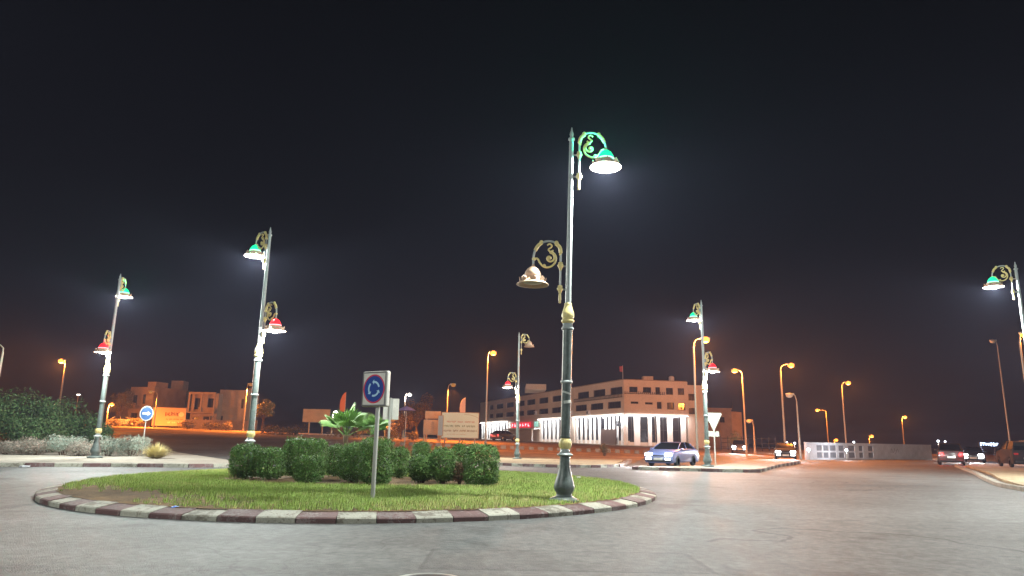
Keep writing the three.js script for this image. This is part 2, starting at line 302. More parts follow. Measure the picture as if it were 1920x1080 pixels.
// one bracket in its own plane: x away from the pole, y up from the lower tip of its hanging rod
G.rod = [bar(V(0.21, 0.06, 0), V(0.21, 1.36, 0), 0.026), tube([V(0.21, 1.34, 0), V(0.25, 1.47, 0), V(0.37, 1.57, 0), V(0.53, 1.60, 0), V(0.70, 1.55, 0), V(0.83, 1.42, 0), V(0.89, 1.24, 0), V(0.90, 0.98, 0)], 0.027, 36), bar(V(0.06, 0.36, 0), V(0.21, 0.36, 0), 0.02), bar(V(0.06, 0.96, 0), V(0.21, 0.96, 0), 0.02)];
const knob = y => lathe([[0.02, y - 0.14], [0.03, y - 0.10], [0.05, y - 0.04], [0.075, y - 0.01], [0.08, y + 0.02], [0.055, y + 0.05], [0.058, y + 0.09], [0.02, y + 0.11]], 12).translate(0.21, 0, 0);
G.knobLow = [knob(0.36), lathe([[0.0001, 0], [0.035, 0.02], [0.028, 0.06], [0.04, 0.1], [0.03, 0.24]], 10).translate(0.21, 0, 0)];
G.knobHigh = [knob(0.96)];
G.elbowInner = [tube([V(0.212, 1.30, 0), V(0.245, 1.45, 0), V(0.34, 1.545, 0)], 0.048, 8), bar(V(0.19, 1.28, 0), V(0.235, 1.30, 0), 0.06, 0.06), plain(new THREE.SphereGeometry(0.055, 8, 6).translate(0.33, 1.565, 0))];
G.elbowOuter = [tube([V(0.70, 1.555, 0), V(0.80, 1.46, 0), V(0.86, 1.34, 0)], 0.046, 8), plain(new THREE.SphereGeometry(0.05, 8, 6).translate(0.71, 1.57, 0))];
G.bead = [plain(new THREE.SphereGeometry(0.05, 8, 6).translate(0.89, 1.12, 0))];
{
  const sp = [V(0.89, 1.12, 0), V(0.80, 1.13, 0), V(0.73, 1.02, 0), V(0.64, 0.93, 0), V(0.50, 0.92, 0), V(0.38, 1.0, 0), V(0.33, 1.13, 0), V(0.36, 1.25, 0), V(0.46, 1.32, 0)];
  for (let a = 0; a < 12; a++) { const th = Math.PI / 2 + a * 0.62, r = 0.145 * (1 - a / 13); sp.push(V(0.49 + Math.cos(th) * r, 1.16 + Math.sin(th) * r, 0)); }
  G.scroll = [tube(sp, 0.026, 90, 7), tube([V(0.40, 1.36, 0), V(0.48, 1.33, 0), V(0.53, 1.38, 0), V(0.47, 1.43, 0), V(0.44, 1.48, 0), V(0.50, 1.53, 0), V(0.56, 1.49, 0)], 0.022, 24, 6), plain(new THREE.SphereGeometry(0.04, 8, 6).translate(0.62, 0.96, 0)), plain(new THREE.SphereGeometry(0.05, 8, 6).translate(0.49, 1.16, 0))];
}
// lantern hangs at x 0.9; its rim plane is y 0.45
G.cap = [lathe([[0.0001, 0.985], [0.03, 0.98], [0.035, 0.92]], 16).translate(0.9, 0, 0)];
G.shade = [lathe([[0.20, 0.66], [0.23, 0.62], [0.25, 0.57], [0.31, 0.53], [0.395, 0.47], [0.405, 0.45], [0.385, 0.452], [0.30, 0.50], [0.22, 0.545], [0.0001, 0.57]], 36)].map(g => g.translate(0.9, 0, 0));
G.dome = [lathe([[0.21, 0.655], [0.215, 0.70], [0.19, 0.78], [0.14, 0.86], [0.09, 0.90], [0.05, 0.93], [0.0001, 0.935]], 24).translate(0.9, 0, 0)];
G.crown = []; { const g = extrude([[-0.075, 0], [0.075, 0], [0.085, 0.05], [0.05, 0.09], [0.03, 0.07], [0, 0.115], [-0.03, 0.07], [-0.05, 0.09], [-0.085, 0.05]], 0.02); g.rotateX(0.25).translate(0, 0.535, 0.30); G.crown.push(plain(g)); }
G.led = [plain(new THREE.TorusGeometry(0.21, 0.014, 6, 28).rotateX(Math.PI / 2).translate(0.9, 0.68, 0))];
G.lens = [lathe([[0.0001, 0.47], [0.16, 0.48], [0.24, 0.505], [0.25, 0.52]], 20).translate(0.9, 0, 0)];
G.bulb = [lathe([[0.0001, 0.385], [0.09, 0.395], [0.17, 0.43], [0.21, 0.49], [0.20, 0.55]], 20).translate(0.9, 0, 0)];
for (const k of Object.keys(G)) G[k] = G[k].length > 1 ? mergeGeometries(G[k]) : G[k][0];
for (const k of ['base', 'disc', 'ball', 'shaft', 'ringLow', 'ringHigh', 'urn', 'pole', 'finial']) { const g = G[k], u = g.attributes.uv, p = g.attributes.position; for (let i = 0; i < p.count; i++) u.setXY(i, u.getX(i) * 0.6, p.getY(i)); }
function ornamental(label, [x, y, z], azimuth, scale, upper, lower) { // azimuth of the upper bracket, degrees from +x turning away from the camera
  const t = thing('ornamental_lamp_post', label, 'lamp post', [x, y, z], azimuth * Math.PI / 180, 'ornamental lamp posts around the roundabout');
  t.scale.setScalar(scale);
  for (const [n, g, m] of [['base', 'base', 'post'], ['base_collar', 'disc', 'polePale'], ['gilt_ball', 'ball', 'gilt'], ['shaft', 'shaft', 'post'], ['shaft_ring', 'ringLow', 'polePale'], ['shaft_ring', 'ringHigh', 'polePale'], ['gilt_urn', 'urn', 'gilt'], ['pole', 'pole', 'polePale'], ['finial', 'finial', 'polePale']]) part(n, G[g], M[m], t);
  for (const [dy, turn, state, tint] of [[7.72, 0, upper, 'Green'], [4.72, Math.PI, lower, 'Red']]) {
    const a = part('bracket', G.rod, M.polePale, t); a.position.y = dy; a.rotation.y = turn;
    part('scroll', G.scroll, M.gilt, a); part('knob', G.knobLow, M.gilt, a); part('knob', G.knobHigh, M.gilt, a); part('elbow', G.elbowInner, M.gilt, a); part('elbow', G.elbowOuter, M.gilt, a); part('bead', G.bead, M.gilt, a);
    const s = part('lantern', G.shade, M.shade, t); s.position.y = dy + (turn ? 0 : 0.2); s.rotation.y = turn;
    part('cap', G.cap, M.shade, s);
    for (let i = 0; i < 8; i++) { const c = part('leaf_ornament', G.crown, M.shade, s); c.position.x = 0.9; c.rotation.y = i * Math.PI / 4; }
    if (state) {
      part('dome_light', G.dome, M['dome' + tint], s); part('led_ring', G.led, M['led' + tint], s); part('bulb', G.bulb, M.bulbWhite, s);
      PLight(s, 0.9, 0.31, 0, lin(0.94, 1, 0.95), WHITE_LAMP * (tint === 'Red' ? 0.55 : 1.15), 0.06);
      PLight(s, 0.9, 0.75, 0, tint === 'Green' ? lin(0.02, 1, 0.5) : lin(1, 0.02, 0.05), tint === 'Green' ? 95 : 35, 0.1);
    } else { part('dome', G.dome, M.shade, s); part('lens', G.lens, M.bulbOff, s); }
  }
  return t;
}
{
  const t = ornamental('tallest ornamental lamp post, on the lawn, upper lantern lit green, lower lantern dark', [1.15, moundY(1.15, -14.9) - 0.02, -14.9], 0, 0.878, 1, 0);
  t.rotation.z = -0.02;
  const tape = std({ color: lin(0.5, 0.52, 0.48), roughness: 0.6, side: THREE.DoubleSide });
  part('torn_tape', plain(new THREE.CylinderGeometry(0.124, 0.124, 0.07, 20, 1, true, -0.6, 4.6).rotateZ(0.16).translate(0, 2.3, 0)), tape, t);
  part('torn_tape', plain(new THREE.CylinderGeometry(0.123, 0.123, 0.045, 20, 1, true, -0.9, 2.4).rotateZ(-0.3).translate(0, 2.52, 0)), tape, t);
}
ornamental('ornamental lamp post with green and red lanterns on the pavement by the grey shrubs', [-20.35, 0.115, -35.2], 100, 0.985, 1, 1);
ornamental('ornamental lamp post rising behind the clipped hedges, green and red lanterns lit', [-9.2, moundY(-9.2, -25.3) - 0.02, -25.3], 144, 0.945, 1, 1);
ornamental('ornamental lamp post before the long building, only its red lantern lit', [0.55, 0.11, -47.5], 28, 0.90, 0, 1);
ornamental('ornamental lamp post beside the yield sign and blue car', [10.9, 0.11, -39.2], 106, 0.985, 1, 1);
ornamental('ornamental lamp post at the right edge, lantern reaching left over the road', [22.15, 0.115, -29.6], 150, 0.985, 1, 1);
ornamental('ornamental lamp post on the near pavement beside the viewer, out of frame', [15.9, 0.115, -10.0], 165, 0.985, 1, 1);

struct('refuge_island', slab([[-13.5, -8], [-11.5, -8.6], [-10.5, -7], [-10.2, 8], [-14, 8]], -0.2, 0.113), M.paving, 'near refuge island outside the frame at the left');
ornamental('added ornamental lamp post on the near refuge island at the left, out of frame', [-12, 0.113, -5.0], 20, 0.985, 1, 0);  // added unseen post, brightens the roundabout sign face and near asphalt

// ------------------------------------------------------------------ plain street lights
function streetLight(label, pos, height, side, reach, state, power = SODIUM, thick = 1) { // pos: foot; side: azimuth the arm points to
  const t = thing('street_light', label, 'street light', pos, side, 'plain street lights along the roads'), hl = height;
  part('pole', [bar(V(0, 0, 0), V(0, hl - 0.55, 0), 0.11 * thick, 0.06 * thick, 10), cyl(0.16, 0.13, 0.35)], M.lamppole, t);
  part('arm', tube([V(0, hl - 0.6, 0), V(0.06, hl - 0.25, 0), V(reach * 0.4, hl + 0.02, 0), V(reach, hl + 0.10, 0)], 0.04 * thick, 14, 7), M.lamppole, t);
  const h = part('lamp_head', rbox(0.75, 0.16, 0.32, 0.06, reach + 0.2, hl + 0.11, 0), M.galva, t);
  const on = state === 'shielded' ? M.bulbShielded : state === 'sodium' ? M.bulbSodium : state === 'white' ? M.bulbFar : M.bulbOff;
  part('lens_light', plain(new THREE.SphereGeometry(0.3, 14, 10).scale(1.08, 0.8, 0.9).translate(reach + 0.25, hl + 0.0, 0)), on, h);
  if (state === 'shielded') { const l = new THREE.SpotLight(lin(1, 0.27, 0.035), power, 0, 1.25, 0.5); l.position.set(reach + 0.25, hl - 0.42, 0); l.target.position.set(reach + 0.25, 0, 0.6); l.castShadow = true; l.shadow.radius = 6; h.add(l, l.target); }
  else if (state !== 'off') PLight(h, reach + 0.25, hl - 0.42, 0, state === 'sodium' ? lin(1, 0.27, 0.035) : lin(1, 0.93, 0.82), power, 0.12);
  return t;
}
function streetLightAt(label, head, d, poleX, state, power, thick) { // head and pole as seen, at distance d
  const h = at(head[0], head[1], d), p = at(poleX, 800, d), y = T(p.x, -d) - 0.03, dx = h.x - p.x;
  return streetLight(label, [p.x, y, -d], h.y - y, dx >= 0 ? 0 : Math.PI, Math.max(0.25, Math.abs(dx) - 0.25), state, power, thick);
}
streetLightAt('orange street light above the dark bushes at the far left', [118, 677], 75, 105, 'sodium', SODIUM * 2);
streetLightAt('low orange street light beside the orange houses', [205, 758], 105, 198, 'sodium', SODIUM * 1.5);
streetLightAt('orange street light left of the long building', [925, 662], 70, 911, 'sodium', SODIUM * 1.0);
streetLightAt('orange street light close behind the lamp post by the blue car', [1323, 637], 54, 1306, 'sodium', SODIUM * 1.5);
streetLightAt('orange street light with its arm pointing left past the building end', [1377, 695], 77, 1397, 'sodium', SODIUM * 1.5);
streetLightAt('tall orange street light beside an unlit one, left of the white wall', [1483, 685], 70, 1470, 'sodium', SODIUM * 1.2);
streetLightAt('orange street light above the grey panels of the white wall', [1590, 718], 90, 1584, 'sodium', SODIUM * 1.3);
streetLightAt('distant orange street light with its arm pointing left', [1532, 769], 130, 1551, 'sodium', SODIUM);
streetLightAt('small low orange street light just above the white wall', [1632, 818], 120, 1627, 'sodium', SODIUM * 0.5);
streetLightAt('smallest orange street light at the left end of the white wall', [1567, 825], 135, 1561, 'sodium', SODIUM * 0.3);
streetLightAt('orange street light above the plain end of the white wall', [1697, 782], 130, 1692, 'sodium', SODIUM);
streetLightAt('orange street light cut by the right edge of the picture', [1917, 627], 52, 1934, 'sodium', SODIUM * 0.35);
streetLightAt('unlit grey street light next to the tall orange one', [1480, 741], 66, 1497, 'off');
streetLightAt('distant white street light behind the dark tree', [768, 740], 112, 757, 'white', 300);
streetLightAt('dim hooded street light behind the large pale billboard', [850, 722], 90, 837, 'shielded', SODIUM * 3);
streetLightAt('small white street light between blank billboard and palm', [627, 773], 112, 622, 'white', 200);
streetLightAt('dim hooded street light in front of the square orange house', [465, 721], 100, 456, 'shielded', SODIUM * 4);
streetLightAt('dim hooded street light between the low house and its taller neighbour', [283, 735], 100, 288, 'shielded', SODIUM * 3.5);
streetLightAt('faint unlit pole light above the parked cars', [1868, 640], 82, 1890, 'off');
streetLightAt('short unlit pole light beyond the brown verge', [1408, 790], 82, 1413, 'off');
streetLightAt('unlit pole light standing above the dark bushes, cut by the left edge', [-110, 640], 40, -19, 'off');
// orange lamps further along the left road, outside the frame, whose light falls on the houses
streetLight('orange street light beyond the left edge near the houses', [-74, T(-74, -96) - 0.03, -96], 8.5, 0, 1.2, 'sodium', SODIUM * 1.8);

// ------------------------------------------------------------------ plants
function leaves(n, place, size, tint, aspect = 0.45, droop = 0) { // place() -> [point, outward]; one folded diamond per leaf
  const p = new Float32Array(n * 12), nn = new Float32Array(n * 12), c = new Float32Array(n * 12), idx = new Uint32Array(n * 6), a = V(0, 0, 0), b = V(0, 0, 0), w = V(0, 0, 0);
  for (let i = 0; i < n; i++) {
    const [q, o] = place(i), s = size * rr(0.6, 1.3);
    w.set(rnd() - 0.5, rnd() - 0.5, rnd() - 0.5).multiplyScalar(1.5).add(o).normalize();
    a.set(rnd() - 0.5, rnd() - 0.5 - droop, rnd() - 0.5).addScaledVector(o, 0.35); a.addScaledVector(w, -a.dot(w)).normalize(); b.crossVectors(w, a).multiplyScalar(s * aspect * 0.5); a.multiplyScalar(s);
    const col = tint(q, rnd);
    const pts = [q, q.clone().addScaledVector(a, 0.45).add(b).addScaledVector(w, 0.08 * s), q.clone().add(a), q.clone().addScaledVector(a, 0.45).sub(b).addScaledVector(w, 0.08 * s)];
    for (let k = 0; k < 4; k++) { p.set([pts[k].x, pts[k].y, pts[k].z], i * 12 + k * 3); nn.set([w.x, w.y, w.z], i * 12 + k * 3); c.set(col, i * 12 + k * 3); }
    idx.set([0, 2, 1, 0, 3, 2].map(k => k + i * 4), i * 6);
  }
  const g = new THREE.BufferGeometry(); g.setAttribute('position', new THREE.BufferAttribute(p, 3)); g.setAttribute('normal', new THREE.BufferAttribute(nn, 3)); g.setAttribute('color', new THREE.BufferAttribute(c, 3)); g.setIndex(new THREE.BufferAttribute(idx, 1));
  return g;
}
const green = (r, g, b, v = 0.35) => (q, R) => { const k = 1 + (R() - 0.5) * 2 * v, y = 1 + (R() - 0.5) * 0.5; return [r * k * y, g * k, b * k]; };
function lumpy(s) { const ph = [rr(0, 6), rr(0, 6), rr(0, 6), rr(0, 6)]; return d => 1 + s * (Math.sin(d.x * 5 + ph[0]) * Math.cos(d.z * 4 + ph[1]) + 0.7 * Math.sin(d.y * 7 + ph[2] + d.x * 3) + 0.5 * Math.cos(d.z * 9 + ph[3] - d.y * 4)); }
function clipped(w, h, d, power, n, size, tint, wobble = 0.03, aspect = 0.3, base = 0.06) { // clipped bush as a rounded block, base at y 0
  const f = lumpy(wobble);
  return leaves(n, () => {
    const u = V(rnd() * 2 - 1, rnd() * 2 - 1, rnd() * 2 - 1); if (u.lengthSq() < 0.01) u.set(0, 1, 0); u.normalize();
    const k = Math.pow(Math.pow(Math.abs(u.x), power) + Math.pow(Math.abs(u.y), power) + Math.pow(Math.abs(u.z), power), -1 / power);
    const r = k * f(u) * (rnd() < 0.025 ? rr(1.01, 1.12) : 1 - 0.3 * Math.pow(rnd(), 2)), o = V(Math.sign(u.x) * Math.pow(Math.abs(u.x * k), power - 1), Math.sign(u.y) * Math.pow(Math.abs(u.y * k), power - 1), Math.sign(u.z) * Math.pow(Math.abs(u.z * k), power - 1)).normalize();
    return [V(u.x * r * w / 2, base + (h - base) / 2 + u.y * r * (h - base) / 2, u.z * r * d / 2), o];
  }, size, tint, aspect);
}
function stems(n, h, spread, r = 0.018) { const g = []; for (let i = 0; i < n; i++) { const a = rr(0, 6.28), s = rr(0.2, 1) * spread; g.push(bar(V(Math.cos(a) * s * 0.3, -0.05, Math.sin(a) * s * 0.3), V(Math.cos(a) * s, h * rr(0.6, 0.9), Math.sin(a) * s), r, r * 0.5, 5)); } return g; }
function hedge(label, px, baseY, w, h, d, power, tint, o = {}) { // clipped bush standing on the island mound
  const z = o.z, p = at(px, baseY, z), x = p.x, t = thing('clipped_bush', label, 'bush', [x, moundY(x, -z) - 0.02, -z], o.turn ?? rr(-0.2, 0.2), 'clipped bushes on the island');
  part('foliage', clipped(w * 0.92, h, d * 0.92, power, o.n ?? Math.round(2600 * (w * h + w * d + h * d)), 0.075, tint, o.wobble ?? 0.035, 0.3), M.leaf, t);
  part('stem', stems(7, h, Math.min(w, d) * 0.3), M.bark, t);
  return t;
}
const hg = green(0.078, 0.165, 0.024), hgBrown = green(0.2, 0.12, 0.06);
hedge('rounded clipped bush at the left end of the hedge group', 458, 898, 0.78, 0.86, 0.8, 3.5, hg, { z: 18.6 });
hedge('squat clipped bush touching the leftmost bush', 505, 898, 0.68, 0.78, 0.75, 4, hg, { z: 18.3 });
hedge('wide dark block hedge behind the small square bush', 571, 893, 1.22, 1.02, 0.9, 4.5, hg, { z: 19.2 });
hedge('smallest square clipped bush in front of the wide dark hedge', 578, 905, 0.62, 0.62, 0.6, 6, hg, { z: 17.2 });
hedge('low dark bush between wide hedge and sign bush', 628, 893, 0.55, 0.85, 0.6, 3, hg, { z: 19.8 });
hedge('sprawling dark bush joined to the left of the sign bush', 660, 908, 0.72, 0.92, 0.9, 3.2, hg, { z: 17.8 });
hedge('tallest square bush, directly behind the roundabout sign', 703, 911, 0.78, 1.08, 0.85, 5, hg, { z: 17.0 });
hedge('low rounded bush just right of the tall square sign bush', 748, 892, 0.58, 0.82, 0.7, 2.6, hg, { z: 19.6 });
hedge('pale rounded bush peeping over behind the dark pair', 788, 888, 0.60, 0.98, 0.7, 2.6, hg, { z: 21.5 });
hedge('low dark rounded bush, left one of the dark pair', 790, 905, 0.70, 0.68, 0.7, 2.4, hg, { z: 18.0 });
hedge('taller dark dome bush, right one of the dark pair', 829, 905, 0.68, 0.88, 0.72, 2.6, hg, { z: 18.0 });
hedge('pale bush wedged behind dark dome bush and right block', 862, 895, 0.55, 0.95, 0.6, 3, hg, { z: 19.4 });
hedge('small dry brown bush between the dark dome and right block', 861, 902, 0.34, 0.52, 0.4, 2.4, hgBrown, { z: 18.0, n: 900 });
hedge('bright square clipped bush at the right end of the hedge group', 901, 908, 0.88, 0.98, 0.9, 4.5, hg, { z: 17.5 });
// lawn: tufts, thin towards the bare left front edge and under the bushes
{
  const blade = []; for (let i = 0; i < 6; i++) { const a = i * 1.05 + rr(0, 0.6), r = rr(0.005, 0.03), h = rr(0.045, 0.085), l = rr(0.01, 0.04), g = new THREE.BufferGeometry(), x = Math.cos(a), z = Math.sin(a);
    g.setAttribute('position', new THREE.Float32BufferAttribute([x * r - z * 0.005, 0, z * r + x * 0.005, x * r + z * 0.005, 0, z * r - x * 0.005, x * (r + l), h, z * (r + l)], 3)); g.setAttribute('normal', new THREE.Float32BufferAttribute([x * .8, 0.55, z * .8, x * .8, 0.55, z * .8, x * .8, 0.55, z * .8], 3)); blade.push(g); }
  const tuft = mergeGeometries(blade), nf = noiseField(128, [[5, 1], [14, 0.9], [40, 0.6]], 201), spots = [];
  const noiseAt = (x, z) => nf[((Math.floor((z + 60) * 6) % 128 + 128) % 128) * 128 + ((Math.floor((x + 60) * 6) % 128 + 128) % 128)];
  for (let i = 0; i < 150000; i++) {
    const x = IC[0] + rr(-IA, IA), z = IC[1] + rr(-IB, IB), r = Math.hypot((x - IC[0]) / (IA - 0.4), (z - IC[1]) / (IB - 0.4)); if (r > 0.995) continue;
    const n = noiseAt(x, z); let dens = 1;
    const left = sm(-2.5, -7.5, x) * sm(-20, -14.5, z); // trodden earth along the left front edge
    dens *= 1 - sm(0.80 - 0.12 * left, 0.90 - 0.06 * left, r + (n - 0.5) * 0.25) * (0.55 + 0.45 * left);
    const bed = Math.hypot((x + 3.8) / 3.7, (z + 18.6) / 1.9); dens *= sm(0.85, 1.15, bed + (n - 0.5) * 0.5);
    dens *= 0.75 + 0.5 * n; dens *= 1 - 0.75 * sm(0.60, 0.74, noiseAt(x * 0.37 + 11, z * 0.37 + 5)); if (rnd() > dens) continue;
    spots.push([x, z, n]);
  }
  const im = new THREE.InstancedMesh(tuft, new THREE.MeshPhysicalMaterial({ roughness: 0.75, side: THREE.DoubleSide, transmission: 0.2, thickness: 0 }), spots.length), m = new THREE.Matrix4(), q = new THREE.Quaternion(), e = new THREE.Euler(), c = new THREE.Color();
  spots.forEach(([x, z, n], i) => { const s = rr(0.7, 1.35); e.set(rr(-0.2, 0.2), rr(0, 6.28), rr(-0.2, 0.2)); m.compose(V(x, moundY(x, z) - 0.015, z), q.setFromEuler(e), V(s * 1.2, s, s * 1.2)); im.setMatrixAt(i, m);
    const dry = rnd() < 0.1 + 0.5 * sm(0.55, 0.75, 1 - n) ? rr(0.3, 1) : rr(0, 0.25), k = rr(0.75, 1.25); c.setRGB((0.24 + 0.20 * dry) * k, (0.38 + 0.0 * dry) * k, (0.055 + 0.09 * dry) * k); im.setColorAt(i, c); });
  im.name = 'lawn_grass'; scene.add(im); tag(im, 'short green grass covering the oval island', 'grass', null, 'stuff');
}
// dry stalks left of the leftmost bush
{
  const p = at(438, 898, 18.4), t = thing('dry_weed', 'thin dry weed stalks beside the leftmost clipped bush', 'weed', [p.x, moundY(p.x, -18.4), -18.4]);
  const g = []; for (let i = 0; i < 26; i++) { const a = rr(0, 6.28), s = rr(0.02, 0.28); g.push(bar(V(Math.cos(a) * s * 0.4, -0.03, Math.sin(a) * s * 0.4), V(Math.cos(a) * s, rr(0.25, 0.62), Math.sin(a) * s), 0.006, 0.003, 4)); }
  part('stalks', g, std({ color: lin(0.25, 0.2, 0.11), roughness: 1 }), t);
}
// fan palms
function fan(R, n, fold) { // pleated fan leaf: stalk along +y, blade centre at the stalk's end
  const g = [], p = [], idx = [];
  for (let i = 0; i < n; i++) {
    const a0 = (-1.25 + 2.5 * i / n), a1 = (-1.25 + 2.5 * (i + 1) / n), am = (a0 + a1) / 2, L = R * (0.82 + 0.18 * Math.cos(am)) * rr(0.93, 1.05), b = p.length / 3;
    const pt = (a, r, z) => p.push(Math.sin(a) * r, Math.cos(a) * r, z);
    pt(am, 0.02, 0); pt(a0, L * 0.62, -fold); pt(am, L * 0.66, fold); pt(a1, L * 0.62, -fold); pt(am, L, -0.10 * L);
    idx.push(b, b + 1, b + 2, b, b + 2, b + 3, b + 1, b + 4, b + 2, b + 2, b + 4, b + 3);
  }
  const f = new THREE.BufferGeometry(); f.setAttribute('position', new THREE.Float32BufferAttribute(p, 3)); f.setIndex(idx); f.computeVertexNormals(); return f;
}
const palmLeafMat = new THREE.MeshPhysicalMaterial({ color: lin(0.10, 0.22, 0.03), roughness: 0.8, side: THREE.DoubleSide, transmission: 0.25, thickness: 0 });
function palm(label, [x, y, z], trunk, R, n, group) {
  const t = thing('fan_palm', label, 'palm', [x, y, z], 0, group);
  part('trunk', [lathe([[0.13, -0.05], [0.11, trunk * 0.4], [0.085, trunk * 0.8], [0.09, trunk], [0.0001, trunk + 0.08]], 10)], M.bark, t);
  for (let i = 0; i < n; i++) {
    const az = i * 2.4 + rr(-0.2, 0.2), tilt = 0.12 + 1.05 * (i / n) + rr(-0.1, 0.1), S = rr(0.5, 0.75) * R;
    const dir = V(Math.sin(tilt) * Math.cos(az), Math.cos(tilt), Math.sin(tilt) * Math.sin(az)), end = V(0, trunk, 0).addScaledVector(dir, S);
    const st = part('stalk', bar(V(0, trunk - 0.05, 0), end, 0.016, 0.01, 5), palmLeafMat, t);
    const b = part('fan_leaf', plain(fan(R * rr(0.75, 1), 15, 0.02)), palmLeafMat, st);
    b.position.copy(end); const up = dir.clone(), side = V(-Math.sin(az), 0, Math.cos(az)), nrm = V(0, 0, 0).crossVectors(side, up).normalize();
    b.quaternion.setFromRotationMatrix(new THREE.Matrix4().makeBasis(side, up, nrm));
  }
}
palm('green fan palm left of the roundabout sign, behind the hedges', [-5.75, moundY(-5.75, -25), -25.0], 1.15, 0.72, 14, 'fan palms behind the hedges');
palm('smaller fan palm partly hidden by the sign post', [-5.0, moundY(-5.0, -26), -26.0], 1.2, 0.55, 11, 'fan palms behind the hedges');
// shrubs on the left pavement and along the roads
function freeShrub(name, label, category, pos, w, h, d, n, size, tint, opt = {}) {
  const t = thing(name, label, category, pos, rr(0, 6), opt.group), lobes = [];
  for (let i = 0; i < (opt.lobes ?? 9); i++) lobes.push([rr(-0.32, 0.32) * w, h * rr(0.22, 0.72), rr(-0.32, 0.32) * d, rr(0.22, 0.36)]);
  part('foliage', leaves(n, () => {
    const L = lobes[Math.floor(rnd() * lobes.length)], u = V(rnd() * 2 - 1, rnd() * 2 - 1, rnd() * 2 - 1).normalize(), r = 1 - 0.5 * Math.pow(rnd(), 2);
    return [V(L[0] + u.x * r * L[3] * w, Math.max(0.03, L[1] + u.y * r * L[3] * h), L[2] + u.z * r * L[3] * d), u];
  }, size, tint, opt.aspect ?? 0.4, opt.droop ?? 0), opt.mat ?? M.leaf, t);
  part('stem', stems(opt.stems ?? 8, h * 0.75, Math.min(w, d) * 0.3, opt.stemR ?? 0.03), M.bark, t);
  return t;
}
const dk = green(0.05, 0.10, 0.025, 0.5), grey = green(0.34, 0.38, 0.31, 0.25), greyBrown = green(0.30, 0.26, 0.21, 0.25), straw = green(0.55, 0.48, 0.22, 0.2);
for (const [px, d, w, h, label, n] of [[18, 43, 4.2, 3.7, 'tallest dark evergreen shrub at the left edge', 9000], [85, 44, 3.8, 3.5, 'broad dark evergreen shrub below the far left street light', 8000], [140, 46, 3.2, 2.6, 'middle dark evergreen shrub left of the lamp post', 6000], [186, 45, 2.2, 2.3, 'lowest dark evergreen shrub directly behind the lamp post', 4500], [60, 41, 3.2, 2.2, 'low dark shrub in front of the tall evergreen shrubs', 5500]]) {
  const p = at(px, 830, d); freeShrub('evergreen_shrub', label, 'shrub', [p.x, 0.1, -d], w, h, w * 0.8, n, 0.17, dk, { group: 'dark evergreen shrubs on the left pavement', lobes: 16, aspect: 0.35 });
}
for (const [px, d, w, h, tint, label] of [[12, 38, 2.6, 0.8, greyBrown, 'dry brownish low shrub at the left edge'], [70, 38, 2.4, 1.0, greyBrown, 'dry brownish low shrub behind the white litter'], [118, 38.3, 1.9, 1.15, grey, 'pale grey low shrub between dry shrubs and lamp post'], [155, 37.6, 1.5, 0.85, greyBrown, 'brownish low shrub at the foot of the lamp post'], [203, 38.5, 2.0, 1.15, grey, 'pale grey shrub just right of the lamp post foot'], [244, 38.6, 1.9, 1.25, grey, 'roundest silver-grey shrub below the blue arrow sign']]) {
  const p = at(px, 850, d); freeShrub('grey_shrub', label, 'shrub', [p.x, 0.1, -d], w, h, 1.6, 3600, 0.12, tint, { group: 'grey-leaved shrubs on the left pavement', lobes: 12, aspect: 0.22 });
}
{ // straw tuft
  const p = at(292, 860, 36), t = thing('dry_grass_tuft', 'round straw-coloured grass tuft at the pavement corner', 'grass tuft', [p.x, 0.11, -36]);
  const blades = []; for (let i = 0; i < 900; i++) { const a = rr(0, 6.28), e = Math.acos(rr(0.2, 1)) * 0.95, L = rr(0.5, 0.95), u = V(Math.sin(e) * Math.cos(a), Math.cos(e), Math.sin(e) * Math.sin(a)), b = V(u.x * 0.12, 0, u.z * 0.12), m = b.clone().addScaledVector(u, L * 0.6), k = b.clone().addScaledVector(u, L).add(V(u.x * 0.1, -0.10 * Math.sin(e), u.z * 0.1)), w = V(-Math.sin(a), 0, Math.cos(a)).multiplyScalar(0.012), g = new THREE.BufferGeometry();
    g.setAttribute('position', new THREE.Float32BufferAttribute([...b.clone().sub(w), ...m.clone().add(w), ...b.clone().add(w), ...b.clone().sub(w), ...m.clone().sub(w), ...m.clone().add(w), ...m.clone().sub(w), ...k, ...m.clone().add(w)], 3)); g.computeVertexNormals(); blades.push(g); }
  part('blades', blades, std({ roughness: 0.9, side: THREE.DoubleSide, color: lin(0.55, 0.47, 0.22) }), t);
}
function tree(name, label, x, z, trunk, w, h, n, size, tint, group) {
  const t = thing(name, label, 'tree', [x, T(x, z) - 0.05, z], rr(0, 6), group), g = [bar(V(0, 0, 0), V(0.1, trunk, 0), 0.2, 0.12, 8)], lobes = [];
  for (let i = 0; i < 7; i++) { const a = i * 0.9 + rr(0, 0.4), e = V(Math.cos(a) * w * rr(0.2, 0.36), trunk + h * rr(0.2, 0.75), Math.sin(a) * w * rr(0.2, 0.36)); g.push(bar(V(0.1, trunk - 0.1, 0), e, 0.08, 0.03, 6)); lobes.push(e); }
  for (let i = 0; i < 6; i++) lobes.push(V(rr(-0.25, 0.25) * w, trunk + h * rr(0.35, 0.85), rr(-0.25, 0.25) * w));
  part('trunk', g, M.bark, t);
  part('crown', leaves(n, () => { const L = lobes[Math.floor(rnd() * lobes.length)], u = V(rnd() * 2 - 1, rnd() * 2 - 1, rnd() * 2 - 1).normalize(), r = 1 - 0.6 * rnd() * rnd(); return [V(L.x + u.x * r * w * 0.2, L.y + u.y * r * h * 0.2, L.z + u.z * r * w * 0.2), u]; }, size, tint, 0.45, 0.2), M.leaf, t);
}
